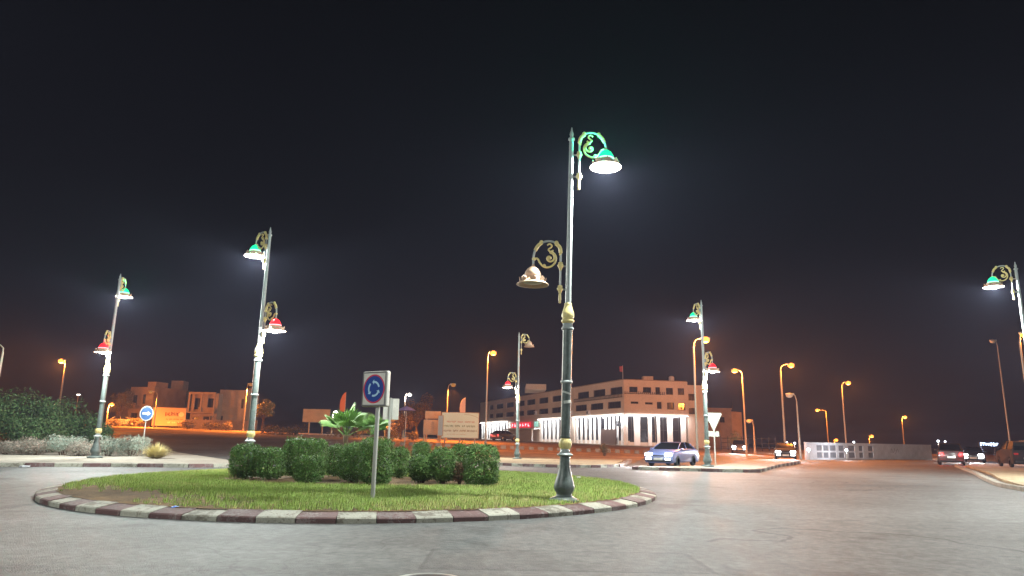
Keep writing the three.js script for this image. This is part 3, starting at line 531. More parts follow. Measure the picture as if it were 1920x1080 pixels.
{ const p = at(497, 760, 97.5); tree('acacia_tree', 'orange-lit feathery tree behind the second lamp post', p.x, p.z, 1.9, 3.0, 2.6, 2600, 0.22, green(0.16, 0.15, 0.03)); }
{ const p = at(783, 775, 96); tree('bare_tree', 'dim brown tree left of the stacked orange boards', p.x, p.z, 1.6, 4.6, 4.8, 2200, 0.25, green(0.10, 0.06, 0.03), 'dim trees behind the boards'); }
{ const p = at(752, 785, 90); tree('bare_tree', 'low brown tree behind the small white sign', p.x, p.z, 1.0, 3.6, 2.6, 1800, 0.25, green(0.12, 0.07, 0.035), 'dim trees behind the boards'); }
{ const p = at(225, 765, 118); tree('far_tree', 'dark tree beside the low street light before the houses', p.x, p.z, 2.0, 4.2, 4.2, 2000, 0.28, green(0.08, 0.07, 0.03)); }
const shrubPx = [[215, 100, 1.3], [250, 102, 1.6], [352, 101, 1.5], [395, 100, 1.1], [425, 101, 1.4], [505, 92, 1.3], [530, 91, 1.0], [552, 92, 1.5], [640, 90, 1.3], [672, 91, 1.6], [735, 88, 1.5], [775, 87, 1.3]];
shrubPx.forEach(([px, d, h], i) => { const p = at(px, 805, d);
  const where = ['by the low street light', 'left of the lettered board', 'right of the lettered board', 'under the framed balcony house', 'below the square orange house', 'right of the second lamp post', 'left of the blank board', 'under the blank orange board', 'left behind the palm', 'behind the palm crown', 'behind the sign post', 'left of the stacked orange boards'][i];
  freeShrub('roadside_shrub', 'scrubby orange-lit roadside shrub ' + where, 'shrub', [p.x, T(p.x, -d) - 0.05, -d], rr(2.4, 3.4), h, 1.6, 700, 0.22, green(0.16, 0.12, 0.05), { group: 'scrub along the far road', lobes: 8 }); });
{ const p = at(1133, 845, 62); freeShrub('roadside_shrub', 'lone scrubby shrub on the verge below the long building', 'shrub', [p.x, T(p.x, -62), -62], 0.9, 1.1, 0.9, 500, 0.14, green(0.10, 0.09, 0.04), { group: 'scrub on the verge' }); }
{ const p = at(1380, 838, 95); freeShrub('roadside_shrub', 'pale green bush beside the far blue-white lights', 'shrub', [p.x, T(p.x, -95), -95], 2.2, 2.6, 2, 900, 0.2, green(0.12, 0.14, 0.05), { group: 'scrub on the verge' }); }

// ------------------------------------------------------------------ signs
const disc = (r, y, z, n = 40) => plain(new THREE.CylinderGeometry(r, r, 0.006, n).rotateX(Math.PI / 2).translate(0, y, z));
{ // boxed roundabout sign on the lawn
  const d = 13.9, x = -2.66, t = thing('roundabout_sign', 'boxed sign with three pale arrows circling on a blue disc, on the lawn', 'road sign', [x, moundY(x, -d) - 0.03, -d], -33 * Math.PI / 180);
  part('post', rbox(0.075, 2.2, 0.05, 0.008, 0.06, 1.0, -0.02), M.galva, t);
  const b = part('sign_box', rbox(0.66, 0.70, 0.115, 0.035, 0, 2.13, 0), M.signWhite, t);
  part('rim', extrude([[-0.315, -0.335], [0.315, -0.335], [0.315, 0.335], [-0.315, 0.335]], 0.012, [rect(-0.29, -0.31, 0.29, 0.31)]).translate(0, 2.13, 0.053), M.wallGrey, b);
  part('red_ring', lathe([[0.255, 0], [0.255, 0.006], [0.285, 0.006], [0.285, 0]], 48).rotateX(Math.PI / 2).translate(0, 2.13, 0.056), M.signRed, b);
  part('blue_disc', disc(0.255, 2.13, 0.058), M.signBlue, b);
  for (let k = 0; k < 3; k++) { // arrows turning counter-clockwise
    const pts = [], a0 = k * 2.094 + 0.25, a1 = a0 + 1.35; for (let i = 0; i <= 10; i++) { const a = a0 + (a1 - a0) * i / 10; pts.push([Math.cos(a) * 0.155, Math.sin(a) * 0.155]); }
    const h = a1 + 0.32; pts.push([Math.cos(a1) * 0.185, Math.sin(a1) * 0.185], [Math.cos(h) * 0.14, Math.sin(h) * 0.14], [Math.cos(a1) * 0.085, Math.sin(a1) * 0.085]);
    for (let i = 10; i >= 0; i--) { const a = a0 + (a1 - a0) * i / 10; pts.push([Math.cos(a) * 0.118, Math.sin(a) * 0.118]); }
    part('arrow', metric(extrude(pts, 0.004).translate(0, 2.13, 0.061)), M.signPale, b);
  }
}
{ const p = at(733, 770, 21), t = thing('small_sign', 'small blank white sign seen from behind, above the hedges', 'road sign', [p.x, moundY(p.x, -21) - 0.03, -21], 0.12);
  part('post', rbox(0.06, 2.3, 0.06, 0.008, -0.02, 1.1, 0.05), M.galva, t);
  const b = part('panel', rbox(0.46, 0.62, 0.03, 0.012, 0, 1.92, 0), M.signWhite, t);
  part('rail', rbox(0.05, 0.60, 0.03, 0.006, 0.03, 1.92, 0.03), M.galva, b); }
{ const p = at(275, 778, 39), t = thing('arrow_sign', 'round blue sign with a white arrow pointing right', 'road sign', [p.x, 0.08, -39], 0.25); t.scale.set(0.86, 1.01, 0.86);
  part('post', bar(V(0, 0, 0), V(0, 2.7, 0), 0.035), M.galva, t);
  const b = part('disc', lathe([[0.0001, 0], [0.39, 0], [0.40, 0.01], [0.40, 0.03], [0.0001, 0.03]], 36).rotateX(Math.PI / 2).translate(0, 2.3, 0.04), std({ color: lin(0.03, 0.09, 0.24), roughness: 0.45 }), t);
  part('rim', lathe([[0.35, 0.03], [0.35, 0.036], [0.40, 0.036], [0.405, 0.01]], 36).rotateX(Math.PI / 2).translate(0, 2.3, 0.04), M.signWhite, b);
  part('arrow', metric(extrude([[-0.25, -0.055], [0.06, -0.055], [0.06, -0.13], [0.27, 0], [0.06, 0.13], [0.06, 0.055], [-0.25, 0.055]], 0.008).translate(0, 2.3, 0.071)), M.signWhite, b); }
{ const d = 41, p = at(1338, 800, d), t = thing('yield_sign', 'back of a pale triangular yield sign with a plate below', 'road sign', [p.x, 0.1, -d], 0.1);
  const pale = std({ color: lin(0.34, 0.38, 0.32), roughness: 0.6 });
  part('post', bar(V(0, 0, 0.05), V(0, 2.95, 0.05), 0.04), M.galva, t);
  part('triangle', metric(extrude([[0, 1.92], [0.5, 2.92], [0.46, 2.98], [-0.46, 2.98], [-0.5, 2.92]], 0.03)), pale, t);
  part('plate', rbox(0.66, 0.3, 0.03, 0.01, -0.02, 1.78, 0.0), pale, t); }
// boards
const strokes = (W, H, draw) => { const c = document.createElement('canvas'); c.width = W; c.height = H; const g = c.getContext('2d'); draw(g, W, H); const t = new THREE.CanvasTexture(c); t.colorSpace = THREE.SRGBColorSpace; return t; };
function wordMarks(g, x0, x1, y, h, col) { g.fillStyle = col; let x = x0; while (x < x1) { const w = Math.min(x1 - x, rr(1.2, 4) * h); let k = x; while (k < x + w) { const s = rr(0.12, 0.3) * h; g.fillRect(k, y + rr(0, 0.25) * h, s, h * rr(0.55, 0.9)); if (rnd() < 0.5) g.fillRect(k, y + rr(0.1, 0.8) * h, s * 2.2, h * 0.16); k += s * rr(1.3, 2.2); } x += w + h * rr(0.4, 0.8); } }
function faceUV(g, x0, y0, x1, y1) { const p = g.attributes.position, u = g.attributes.uv; for (let i = 0; i < p.count; i++) u.setXY(i, (p.getX(i) - x0) / (x1 - x0), (p.getY(i) - y0) / (y1 - y0)); return g; }
function board(name, label, c0, c1, d, m, legs, turn = 0, faceMat, group) { // opposite corners as seen, at distance d
  const a = at(...c0, d), b = at(...c1, d), cx = (a.x + b.x) / 2, w = Math.abs(b.x - a.x), h = Math.abs(a.y - b.y), y0 = Math.min(a.y, b.y), gy = T(cx, -d);
  const t = thing(name, label, 'billboard', [cx, gy, -d], turn, group);
  const p = part('panel', box(w, h, 0.12, 0, y0 - gy + h / 2, 0), m, t);
  part('trim', extrude(rect(-w / 2 - 0.03, y0 - gy - 0.03, w / 2 + 0.03, y0 - gy + h + 0.03), 0.16, [rect(-w / 2 + 0.04, y0 - gy + 0.04, w / 2 - 0.04, y0 - gy + h - 0.04)]).translate(0, 0, -0.08), M.lamppole, t);
  if (faceMat) part('printed_face', faceUV(plain(new THREE.PlaneGeometry(w - 0.1, h - 0.1).translate(0, y0 - gy + h / 2, 0.066)), -w / 2, y0 - gy, w / 2, y0 - gy + h), faceMat, p);
  for (const lx of legs) part('leg', bar(V(lx * w, -0.2, -0.09), V(lx * w, y0 - gy + h * 0.4, -0.09), 0.09), M.lamppole, t);
  return t;
}
board('billboard', 'wide orange-lit board with dark lettering before the houses', [290, 764], [345, 799], 108, M.board, [-0.35, 0.35], 0.1, std({ roughness: 0.7, map: strokes(512, 320, (g, W, H) => { g.fillStyle = '#c7ab84'; g.fillRect(0, 0, W, H); wordMarks(g, 190, 470, 70, 80, '#6a4a30'); g.fillStyle = '#e8d9bb'; g.beginPath(); g.arc(440, 115, 42, 0, 7); g.fill(); wordMarks(g, 210, 470, 190, 26, '#806040'); wordMarks(g, 240, 480, 240, 34, '#f0e2c4'); }) }));
board('billboard', 'blank orange-lit board on two legs left of the palm', [570, 767], [617, 792], 100, M.board, [-0.25, 0.25], 0.12);
board('billboard', 'large pale board with lines of faded print beside the long building', [829, 773], [897, 822], 84, M.signWhite, [-0.4, 0, 0.4], 0.05, std({ roughness: 0.7, map: strokes(640, 460, (g, W, H) => { g.fillStyle = '#b4d6d4'; g.fillRect(0, 0, W, H); g.strokeStyle = '#7d8577'; g.lineWidth = 5; g.beginPath(); g.moveTo(380, 30); g.quadraticCurveTo(560, 40, 630, 100); g.stroke(); wordMarks(g, 90, 560, 150, 34, '#a08d83'); wordMarks(g, 40, 600, 225, 42, '#6d8a78'); wordMarks(g, 20, 610, 310, 40, '#7c8278'); wordMarks(g, 90, 420, 385, 16, '#a0a596'); }) }));
board('advert_board', 'upper of two stacked plain orange boards', [798, 771], [826, 785], 86, M.board, [-0.4, 0.4], 0, null, 'stacked orange boards');
board('advert_board', 'lower, taller of two stacked plain orange boards', [795, 787], [823, 815], 85.5, M.board, [-0.45, 0.45], 0, null, 'stacked orange boards');
board('blue_billboard', 'narrow upright pale blue panel at the edge of the large pale board', [822, 779], [830, 817], 83.5, std({ color: lin(0.25, 0.42, 0.55), roughness: 0.6 }), [0]);
function featherFlag(label, px, yTop, yBot, d, col) {
  const a = at(px, yTop, d), b = at(px, yBot, d), gy = T(a.x, -d), t = thing('feather_flag', label, 'flag', [a.x, gy, -d], 0.3, 'feather flags along the far road'), h = a.y - gy, w = 0.72, lo = b.y - gy, fh = h - lo;
  part('pole', bar(V(0, 0, 0), V(0, h, 0), 0.035, 0.02), M.galva, t);
  const pts = [[0, h], [-w * 0.3, h - fh * 0.06], [-w * 0.65, h - fh * 0.2], [-w * 0.92, h - fh * 0.42], [-w, h - fh * 0.7], [-w * 0.9, lo], [0, lo]];
  part('cloth', metric(extrude(pts, 0.02)), std({ color: col, roughness: 0.8, side: THREE.DoubleSide }), t);
}
featherFlag('reddish feather flag standing behind the palm', 649, 735, 772, 95, lin(0.45, 0.14, 0.06));
featherFlag('pale feather flag above the large pale board', 873, 745, 775, 90, lin(0.5, 0.42, 0.4));
// parasol (blue-violet canopy behind the small sign)
{ const p = at(762, 768, 70), gy = T(p.x, -70), t = thing('parasol', 'blue-violet parasol canopy behind the small white sign', 'parasol', [p.x, gy, -70]);
  part('pole', bar(V(0, 0, 0), V(0, p.y - gy + 0.1, 0), 0.03), M.galva, t);
  part('canopy', lathe([[0.0001, 0.35], [0.5, 0.18], [1.0, -0.08], [0.98, -0.1], [0.0001, 0.3]], 8).translate(0, p.y - gy, 0), std({ color: lin(0.22, 0.22, 0.55), roughness: 0.8 }), t); }
{ // glowing kiosk lamp low behind the sign post
  const p = at(722, 800, 90), gy = T(p.x, -90), t = thing('lantern_lamp', 'small orange lamp glowing low behind the sign post', 'lamp', [p.x, gy, -90]);
  part('post', bar(V(0, 0, 0), V(0, p.y - gy - 0.1, 0), 0.05), M.lamppole, t); part('bulb_light', plain(new THREE.SphereGeometry(0.2, 12, 8).translate(0, p.y - gy, 0)), M.bulbSodium, t); PLight(t, 0, p.y - gy, 0, lin(1, 0.4, 0.1), 150, 0.15); }
{ const p = at(147, 740, 120), gy = T(p.x, -120), t = thing('lantern_lamp', 'tiny white lamp above the dark bushes', 'lamp', [p.x, gy, -120]);
  part('post', bar(V(0, 0, 0), V(0, p.y - gy - 0.1, 0), 0.05), M.lamppole, t); part('bulb_light', rbox(0.55, 0.14, 0.2, 0.05, 0, p.y - gy, 0), M.bulbFar, t); PLight(t, 0, p.y - gy, 0, lin(1, 0.9, 0.7), 60, 0.1); }

// ------------------------------------------------------------------ buildings
function facade(t, origin, turn, L, y0, y1, holes, mWall, opt = {}) { // wall with real openings; x along, y up, outside at +z
  const put = o => { o.position.set(...origin); o.rotation.y = turn; return o; };
  put(part('wall', metric(extrude(rect(0, y0, L, y1), 0.3, holes.map(h => rect(h[0], h[1], h[2], h[3]))).translate(0, 0, -0.3)), mWall, t));
  for (const [a, b, c, d] of holes) {
    const f = put(part('window', extrude(rect(a, b, c, d), 0.06, [rect(a + 0.06, b + 0.06, (a + c) / 2 - 0.03, d - 0.06), rect((a + c) / 2 + 0.03, b + 0.06, c - 0.06, d - 0.06)]).translate(0, 0, -0.24), opt.frame ?? M.dark, t));
    part('pane', plain(new THREE.PlaneGeometry(c - a - 0.08, d - b - 0.08).translate((a + c) / 2, (b + d) / 2, -0.215)), M.pane, f);
    if (opt.sill) part('sill', box(c - a + 0.14, 0.07, 0.14, (a + c) / 2, b - 0.037, 0.05), mWall, f);
  }
}
{
  const cx = 18.2, cz = -112, gy = 0.72, t = thing('long_building', 'long three-storey building, white-lit columns along its ground floor', 'building', [cx, gy, cz]);
  const EX = 26.4, EZ = 84, L = Math.hypot(EX, EZ), th = -Math.atan2(EZ, EX), ex = EX / L, ez = EZ / L; // left front runs from the far end to the corner
  const O = [-EX, 0.0, -EZ], H = 10.25, FL = 4.75;
  const topW = [[9.1, 13], [15.5, 21.8], [24.4, 30.5], [33.8, 38.4], [39.9, 45.6], [47.9, 53.6], [55.9, 61.5], [69, 74.3], [76, 81.1], [82.8, 87.5]], lowW = [[9.1, 13], [15, 21.8], [24, 30.5], [33.8, 38.1], [39.9, 45.6], [47.9, 53.6], [55.6, 61.2], [67.9, 73.3], [74.8, 80.2], [81.8, 86.9]];
  facade(t, O, th, L, FL, H, [...topW.map(([a, b]) => [a, 8.05, b, 9.25]), ...lowW.map(([a, b]) => [a, 5.85, b, 6.95])], M.facade, { sill: true });
  const th2 = 0.17, R = 10.8, c2 = Math.cos(th2), s2 = Math.sin(th2);
  facade(t, [0.02, 0, 0], th2, R, FL, H, [[0.9, 8.3, 2.3, 9.2], [3.2, 8.3, 4.6, 9.2], [5.3, 8.05, 6.1, 9.25], [7.1, 8.1, 8.3, 9.2], [9.1, 8.1, 10.2, 9.2], [1.1, 6.5, 2.4, 6.85], [3.5, 6.45, 4.8, 6.8], [5.5, 5.8, 6.3, 6.9], [7.2, 5.75, 8.4, 6.85], [9.1, 5.7, 10.3, 6.8]], M.facade, { sill: true });
  facade(t, [R * c2 + 0.02, 0, -R * s2 - 0.55], th2, 2.9, 0, H - 0.45, [[0.25, 7.3, 1.5, 8.4], [0.25, 5.1, 1.5, 6.1]], M.facade, { sill: true });
  // glazed ground floor set back behind white columns
  const put = (o, first) => { if (first) { o.position.set(...O); o.rotation.y = th; } else { o.position.set(0.02, 0, 0); o.rotation.y = th2; } return o; };
  put(part('ground_floor_wall', [box(L, 0.7, 0.3, L / 2, 0.35, -0.75)], M.facade, t), true);
  put(part('ground_floor_wall', [box(R, 0.5, 0.3, R / 2, 0.25, -0.75)], M.facade, t), false);
  for (let i = 0; i < 29; i++) { const x = 1.5 + i * 3.0; if (x > 26 && x < 47) continue; if (x > 62 && x < 67) continue; const g = put(part('glazing', extrude(rect(x - 1.45, 0.7, x + 1.45, FL), 0.08, [rect(x - 1.36, 0.8, x - 0.05, 2.6), rect(x + 0.05, 0.8, x + 1.36, 2.6), rect(x - 1.36, 2.7, x - 0.05, FL - 0.1), rect(x + 0.05, 2.7, x + 1.36, FL - 0.1)]).translate(0, 0, -0.72), M.dark, t), true); part('pane', plain(new THREE.PlaneGeometry(2.84, FL - 0.78).translate(x, (FL + 0.7) / 2, -0.70)), M.pane, g); }
  for (let i = 0; i < 4; i++) { const x = 1.4 + i * 2.65; const g = put(part('glazing', extrude(rect(x - 1.25, 0.5, x + 1.25, FL), 0.08, [rect(x - 1.16, 0.6, x - 0.05, 2.4), rect(x + 0.05, 0.6, x + 1.16, 2.4), rect(x - 1.16, 2.5, x - 0.05, FL - 0.1), rect(x + 0.05, 2.5, x + 1.16, FL - 0.1)]).translate(0, 0, -0.72), M.dark, t), false); part('pane', plain(new THREE.PlaneGeometry(2.44, FL - 0.58).translate(x, (FL + 0.5) / 2, -0.70)), M.pane, g); }
  put(part('wall', box(5.2, FL, 0.3, 64.5, FL / 2, -0.3), M.facade, t), true);
  const cols = []; for (const [a, b, step, w] of [[0.2, 25.5, 2.55, 1.15], [48, 62, 2.35, 1.1], [67.3, 79, 1.95, 0.8], [79.6, 87.5, 1.55, 0.72]]) for (let x = a; x + w < b; x += step) cols.push([x, x + w * (0.85 + 0.3 * ((x * 7.3) % 1))]); cols.push([87.0, 88]);
  for (const [a, b] of cols) put(part('column', box(b - a, FL - 0.05, 0.12, (a + b) / 2, (FL - 0.05) / 2, -0.56), M.column, t), true);
  for (const [a, b] of [[0, 0.6], [1.75, 2.75], [4.1, 4.7], [5.6, 6.1], [7.35, 8.25], [9.65, 10.5]]) put(part('column', box(b - a, FL - 0.05, 0.12, (a + b) / 2, (FL - 0.05) / 2, -0.56), M.column, t), false);
  // entrance: wall, canopy, red lit sign
  put(part('entrance_wall', [box(22, FL, 0.3, 36.5, FL / 2, -0.6)], M.facade, t), true);
  put(part('entrance_canopy', [box(22.5, 0.3, 1.4, 36.5, 2.9, 0.3), box(0.3, 2.9, 0.3, 27, 1.45, 0.75), box(0.3, 2.9, 0.3, 46, 1.45, 0.75)], M.column, t), true);
  const sg = put(part('red_sign_light', box(13.5, 1.2, 0.16, 36.5, 3.75, 0.2), std({ color: 0x220000, emissive: lin(1, 0.03, 0.06), emissiveIntensity: 0.9 }), t), true);
  for (let i = 0; i < 7; i++) { const x = 30.6 + i * 1.9; part('sign_stroke', [box(0.22, rr(0.5, 0.85), 0.05, x, 3.75, 0.31), box(rr(0.5, 1.1), 0.18, 0.05, x + 0.3, 3.6 + rr(-0.2, 0.35), 0.313)], M.ledRed, sg); }
  const gs = put(part('green_sign_light', box(2.4, 1.1, 0.16, 47.0, 3.85, 0.2), std({ color: 0x223322, emissive: lin(0.35, 0.8, 0.65), emissiveIntensity: 0.7 }), t), true);
  // dark gate under the corner
  put(part('gate', box(5.6, 2.5, 0.12, 82.2, 1.25, 0.02), std({ color: lin(0.10, 0.06, 0.045), roughness: 0.7 }), t), true);
  put(part('dark_hoarding', [box(1.5, 0.5, 0.1, 86.2, 3.2, 0.02), box(0.7, 0.35, 0.1, 85.6, 3.65, 0.02)], M.dark, t), true);
  // top-floor balustrade by the corner
  const rails = [box(20, 0.09, 0.06, 78, 8.05, 0.28), box(20, 0.09, 0.06, 78, 7.55, 0.28)]; for (let i = 0; i <= 40; i++) rails.push(box(0.09, 0.5, 0.05, 68.1 + i * 0.49, 7.8, 0.28));
  put(part('balustrade', rails, M.dark, t), true);
  const rails2 = [box(6.6, 0.07, 0.06, 3.3, 8.1, 0.2)]; for (let i = 0; i <= 20; i++) rails2.push(box(0.08, rr(0.25, 0.55), 0.05, 0.1 + i * 0.33, 8.25, 0.2));
  put(part('balustrade', rails2, M.dark, t), false);
  for (const [x, y] of [[46.6, 6.2], [65.2, 7.6], [66.4, 5.7], [32.2, 6.6], [74.6, 5.45]]) { const ac = put(part('air_conditioner', rbox(1.1, 0.75, 0.4, 0.05, x, y, 0.24), M.wallWhite, t), true); part('fan_grille', lathe([[0.0001, 0.02], [0.26, 0.02], [0.28, 0]], 18).rotateX(Math.PI / 2).translate(x - 0.15, y, 0.44), M.dark, ac); }
  // roof, core and roof clutter
  const nx = -ez, nz = ex; // outward of the left front
  const back = [[R * c2 + 2.8, -R * s2 - 1.2], [R * c2 + 2.8, -40], [-EX + 14, -EZ - 2], [-EX + 0.4, -EZ]];
  part('core', slab([[0.6, -0.9], [R * c2, -R * s2 - 1.2], ...back.slice(0, 3), [-EX + 0.9, -EZ - 0.1]], -0.5, H - 0.5), M.facade, t);
  part('roof', slab([[-0.15, -0.05], [R * c2 - 0.05, -R * s2 - 0.12], [R * c2 - 0.05, -30], [-EX + 12, -EZ + 0.2], [-EX + 0.1, -EZ + 0.1]], H, H + 0.14), M.house, t);
  part('roof_hut', box(4, 1.1, 12, -13, H + 0.69, -34), M.facade, t);
  part('roof_hut', box(1.6, 0.8, 1.6, 4.6, H + 0.54, -4), M.facade, t);
  part('water_tank', lathe([[0.0001, 1], [0.3, 0.95], [0.45, 0.75], [0.45, 0], [0.0001, 0]], 14).translate(8.6, H + 0.14, -4), M.wallWhite, t);
  part('flagpole', bar(V(0, H, -0.8), V(0, H + 2.4, -0.8), 0.05, 0.03), M.galva, t);
  part('roof_flag', metric(extrude([[0, 0], [-0.5, 0.1], [-0.55, 0.9], [0, 1.0]], 0.02).translate(0, H + 1.3, -0.8)), std({ color: lin(0.3, 0.05, 0.05), roughness: 0.9 }), t);
  // light strip under the eaves of both fronts
  const ledM = std({ color: 0x222222, emissive: lin(0.95, 0.97, 1), emissiveIntensity: 5 });
  for (const [first, a, b] of [[true, 0.2, 25.6], [true, 47.6, 62], [true, 66.8, 88], [false, 0.1, 10.7]]) {
    put(part('led_strip_light', box(b - a, 0.07, 0.06, (a + b) / 2, FL - 0.04, 0.16), ledM, t), first);
    const l = new THREE.RectAreaLight(lin(0.95, 0.97, 1), first ? 105 : 75, b - a, 0.25), hold = put(new THREE.Group(), first); hold.name = 'light_strip_mount'; t.add(hold); hold.add(l);
    l.position.set((a + b) / 2, FL - 0.1, 0.75); l.lookAt(l.getWorldPosition(V(0, 0, 0)).add(V(0, -1, -0.55).applyAxisAngle(V(0, 1, 0), first ? th : th2)));
  }
}
{ // low block beyond the long building
  const t = thing('low_block', 'plain orange-lit block beyond the right end of the long building', 'building', [35.6, 0.42, -130]);
  facade(t, [0, 0, 0], 0.05, 5.4, 0, 7.0, [[1, 4.6, 1.9, 5.6], [3.2, 4.6, 4.1, 5.6]], M.house);
  facade(t, [5.4, 0, -0.3], 0.5, 2.6, 0, 6.6, [], M.house);
  part('core', slab([[0.4, -0.6], [5.0, -0.9], [7.2, -2.4], [7.2, -12], [0.4, -12]], -0.5, 6.7), M.house, t);
  part('parapet', [box(5.5, 0.25, 0.4, 2.7, 7.13, -0.3)], M.house, t);
  part('roof_hut', box(1.2, 0.7, 1.2, 4.1, 7.0, -3), M.house, t);
  part('antenna', bar(V(6.2, 6.6, -2), V(6.2, 8.6, -2), 0.05), M.dark, t);
}
{ // railings in front of that block
  const t = thing('railing', 'dark railing fence below the low block', 'fence', [31, 0.3, -104]);
  for (let i = 0; i < 9; i++) part('post', box(0.1, 2.0, 0.1, i * 1.0, 1.0, 0), M.dark, t);
  for (const y of [0.5, 1.1, 1.75]) part('rail', box(8.1, 0.08, 0.06, 4, y, 0.085), M.dark, t);
}
function houseBlock(name, label, px0, px1, yTop, d, depth, turn, holes, extra) { // houses on the rise at the left; openings as fractions
  const a = at(px0, yTop, d), b = at(px1, yTop, d), w = b.x - a.x, gy = T((a.x + b.x) / 2, -d) - 0.1, h = (a.y + b.y) / 2 - gy;
  const t = thing(name, label, 'house', [a.x, gy, -d], turn, 'houses on the rise');
  facade(t, [0, 0, 0], 0, w, 0, h, holes.map(([x0, y0, x1, y1]) => [x0 * w, y0 * h, x1 * w, y1 * h]), M.house, { sill: true });
  part('side_wall', box(0.3, h, depth, w - 0.15, h / 2, -0.305 - depth / 2), M.house, t);
  part('side_wall', box(0.3, h, depth, 0.15, h / 2, -0.305 - depth / 2), M.house, t);
  part('back_wall', box(w - 0.62, h, 0.3, w / 2, h / 2, -0.3 - depth), M.house, t);
  part('roof', box(w - 0.62, 0.2, depth - 0.1, w / 2, h - 0.35, -0.31 - depth / 2), M.house, t);
  if (extra) extra(t, w, h);
  return t;
}
houseBlock('house', 'orange-lit house with a tall narrow window, left of the lettered board', 246, 298, 726, 126, 8, -0.25, [[0.55, 0.58, 0.68, 0.82], [0.12, 0.05, 0.42, 0.36], [0.12, 0.55, 0.32, 0.8]], (t, w, h) => { part('balcony', [box(w * 0.5, 0.2, 1.2, w * 0.25, h * 0.48, 0.61), box(w * 0.5, 0.7, 0.1, w * 0.25, h * 0.48 + 0.45, 1.16)], M.house, t); part('stair_tower', box(w * 0.35, 1.0, 3, w * 0.7, h + 0.5, -2.5), M.house, t); });
houseBlock('house', 'darker house block behind the lettered board', 298, 352, 732, 134, 8, 0.1, [[0.2, 0.55, 0.35, 0.8], [0.6, 0.55, 0.75, 0.8]], (t, w, h) => part('stair_tower', box(w * 0.4, 1.9, 3, w * 0.55, h + 0.96, -2), M.house, t));
houseBlock('house', 'unfinished house with framed balconies right of the lettered board', 361, 410, 737, 120, 8, 0.05, [[0.12, 0.55, 0.36, 0.86], [0.6, 0.55, 0.9, 0.86], [0.1, 0.04, 0.34, 0.34], [0.5, 0.04, 0.9, 0.36]], (t, w, h) => {
  part('frame', [box(w, 0.35, 0.3, w / 2, h - 0.1, 1.35), box(0.28, h * 0.52, 0.28, 0.14, h * 0.74 - 0.15, 1.35), box(0.28, h * 0.52, 0.28, w * 0.48, h * 0.74 - 0.15, 1.35), box(0.28, h - 0.3, 0.28, w - 0.14, h / 2 - 0.15, 1.35)], M.house, t);
  part('balcony', [box(w, 0.22, 1.5, w / 2, h * 0.46, 0.76), box(w * 0.6, 0.75, 0.1, w * 0.68, h * 0.46 + 0.5, 1.1)], M.house, t);
  part('canopy', [box(w * 0.62, 0.1, 1.4, w * 0.68, h * 0.36, 2.2), box(0.1, h * 0.36, 0.1, w * 0.98, h * 0.18, 2.8), box(0.1, h * 0.36, 0.1, w * 0.4, h * 0.18, 2.8)], M.house, t); });
houseBlock('house', 'square plain-walled orange house behind the second lamp post', 413, 462, 731, 122, 9, 0.12, [[0.82, 0.55, 0.92, 0.78], [0.06, 0.1, 0.2, 0.36]]);
houseBlock('house', 'small dim house at the left end of the row', 222, 244, 738, 135, 6, 0, [[0.3, 0.5, 0.6, 0.75]]);
{ // low boundary wall before the houses
  const a = at(372, 795, 112), t = thing('boundary_wall', 'low orange-lit boundary wall below the framed balcony house', 'wall', [a.x - 3, T(a.x, -112) - 0.1, -112], 0.05);
  for (let i = 0; i < 6; i++) part('panel', box(1.9, 1.5, 0.18, i * 2 + 1, 0.75, 0), M.house, t); for (let i = 0; i < 7; i++) part('pier', box(0.14, 1.6, 0.24, i * 2, 0.8, 0), M.house, t);
}
{ // long low white wall at the right
  const A = [27.6, -66], B = [47.2, -79.5], L = Math.hypot(B[0] - A[0], B[1] - A[1]), t = thing('white_wall', 'long low white wall with grey recessed panels at its left half', 'wall', [A[0], -0.05, A[1]], Math.atan2(A[1] - B[1], B[0] - A[0]));
  const holes = []; for (const [x0, x1] of [[1.6, 2.5], [2.7, 3.6], [3.8, 4.9], [5.3, 6.3], [7.0, 8.2], [8.9, 9.7], [10.6, 11.6]]) for (const y of [0.22, 0.88]) holes.push([x0, y, x1, y + 0.5]);
  part('wall', metric(extrude(rect(0, -0.2, L, 1.56), 0.25, holes.map(h => rect(...h))).translate(0, 0, -0.25)), M.wallWhite, t);
  for (const [a, b, c, d] of holes) part('panel', box(c - a + 0.1, d - b + 0.1, 0.06, (a + c) / 2, (b + d) / 2, -0.11), M.wallPanel, t);
  part('coping', box(L, 0.07, 0.33, L / 2, 1.597, -0.12), M.wallWhite, t);
  const gm = std({ color: lin(0.22, 0.22, 0.25), roughness: 0.9 }), marks = [tube([V(15, 0.7, 0.0), V(15.2, 1.15, 0), V(15.5, 0.75, 0), V(15.9, 1.2, 0)], 0.03, 20, 5), tube([V(15.9, 0.6, 0), V(16.4, 1.1, 0), V(16.6, 0.8, 0)], 0.03, 16, 5)].map(g => g.scale(1, 1, 0.25));
  part('scrawl', marks, gm, t);
}
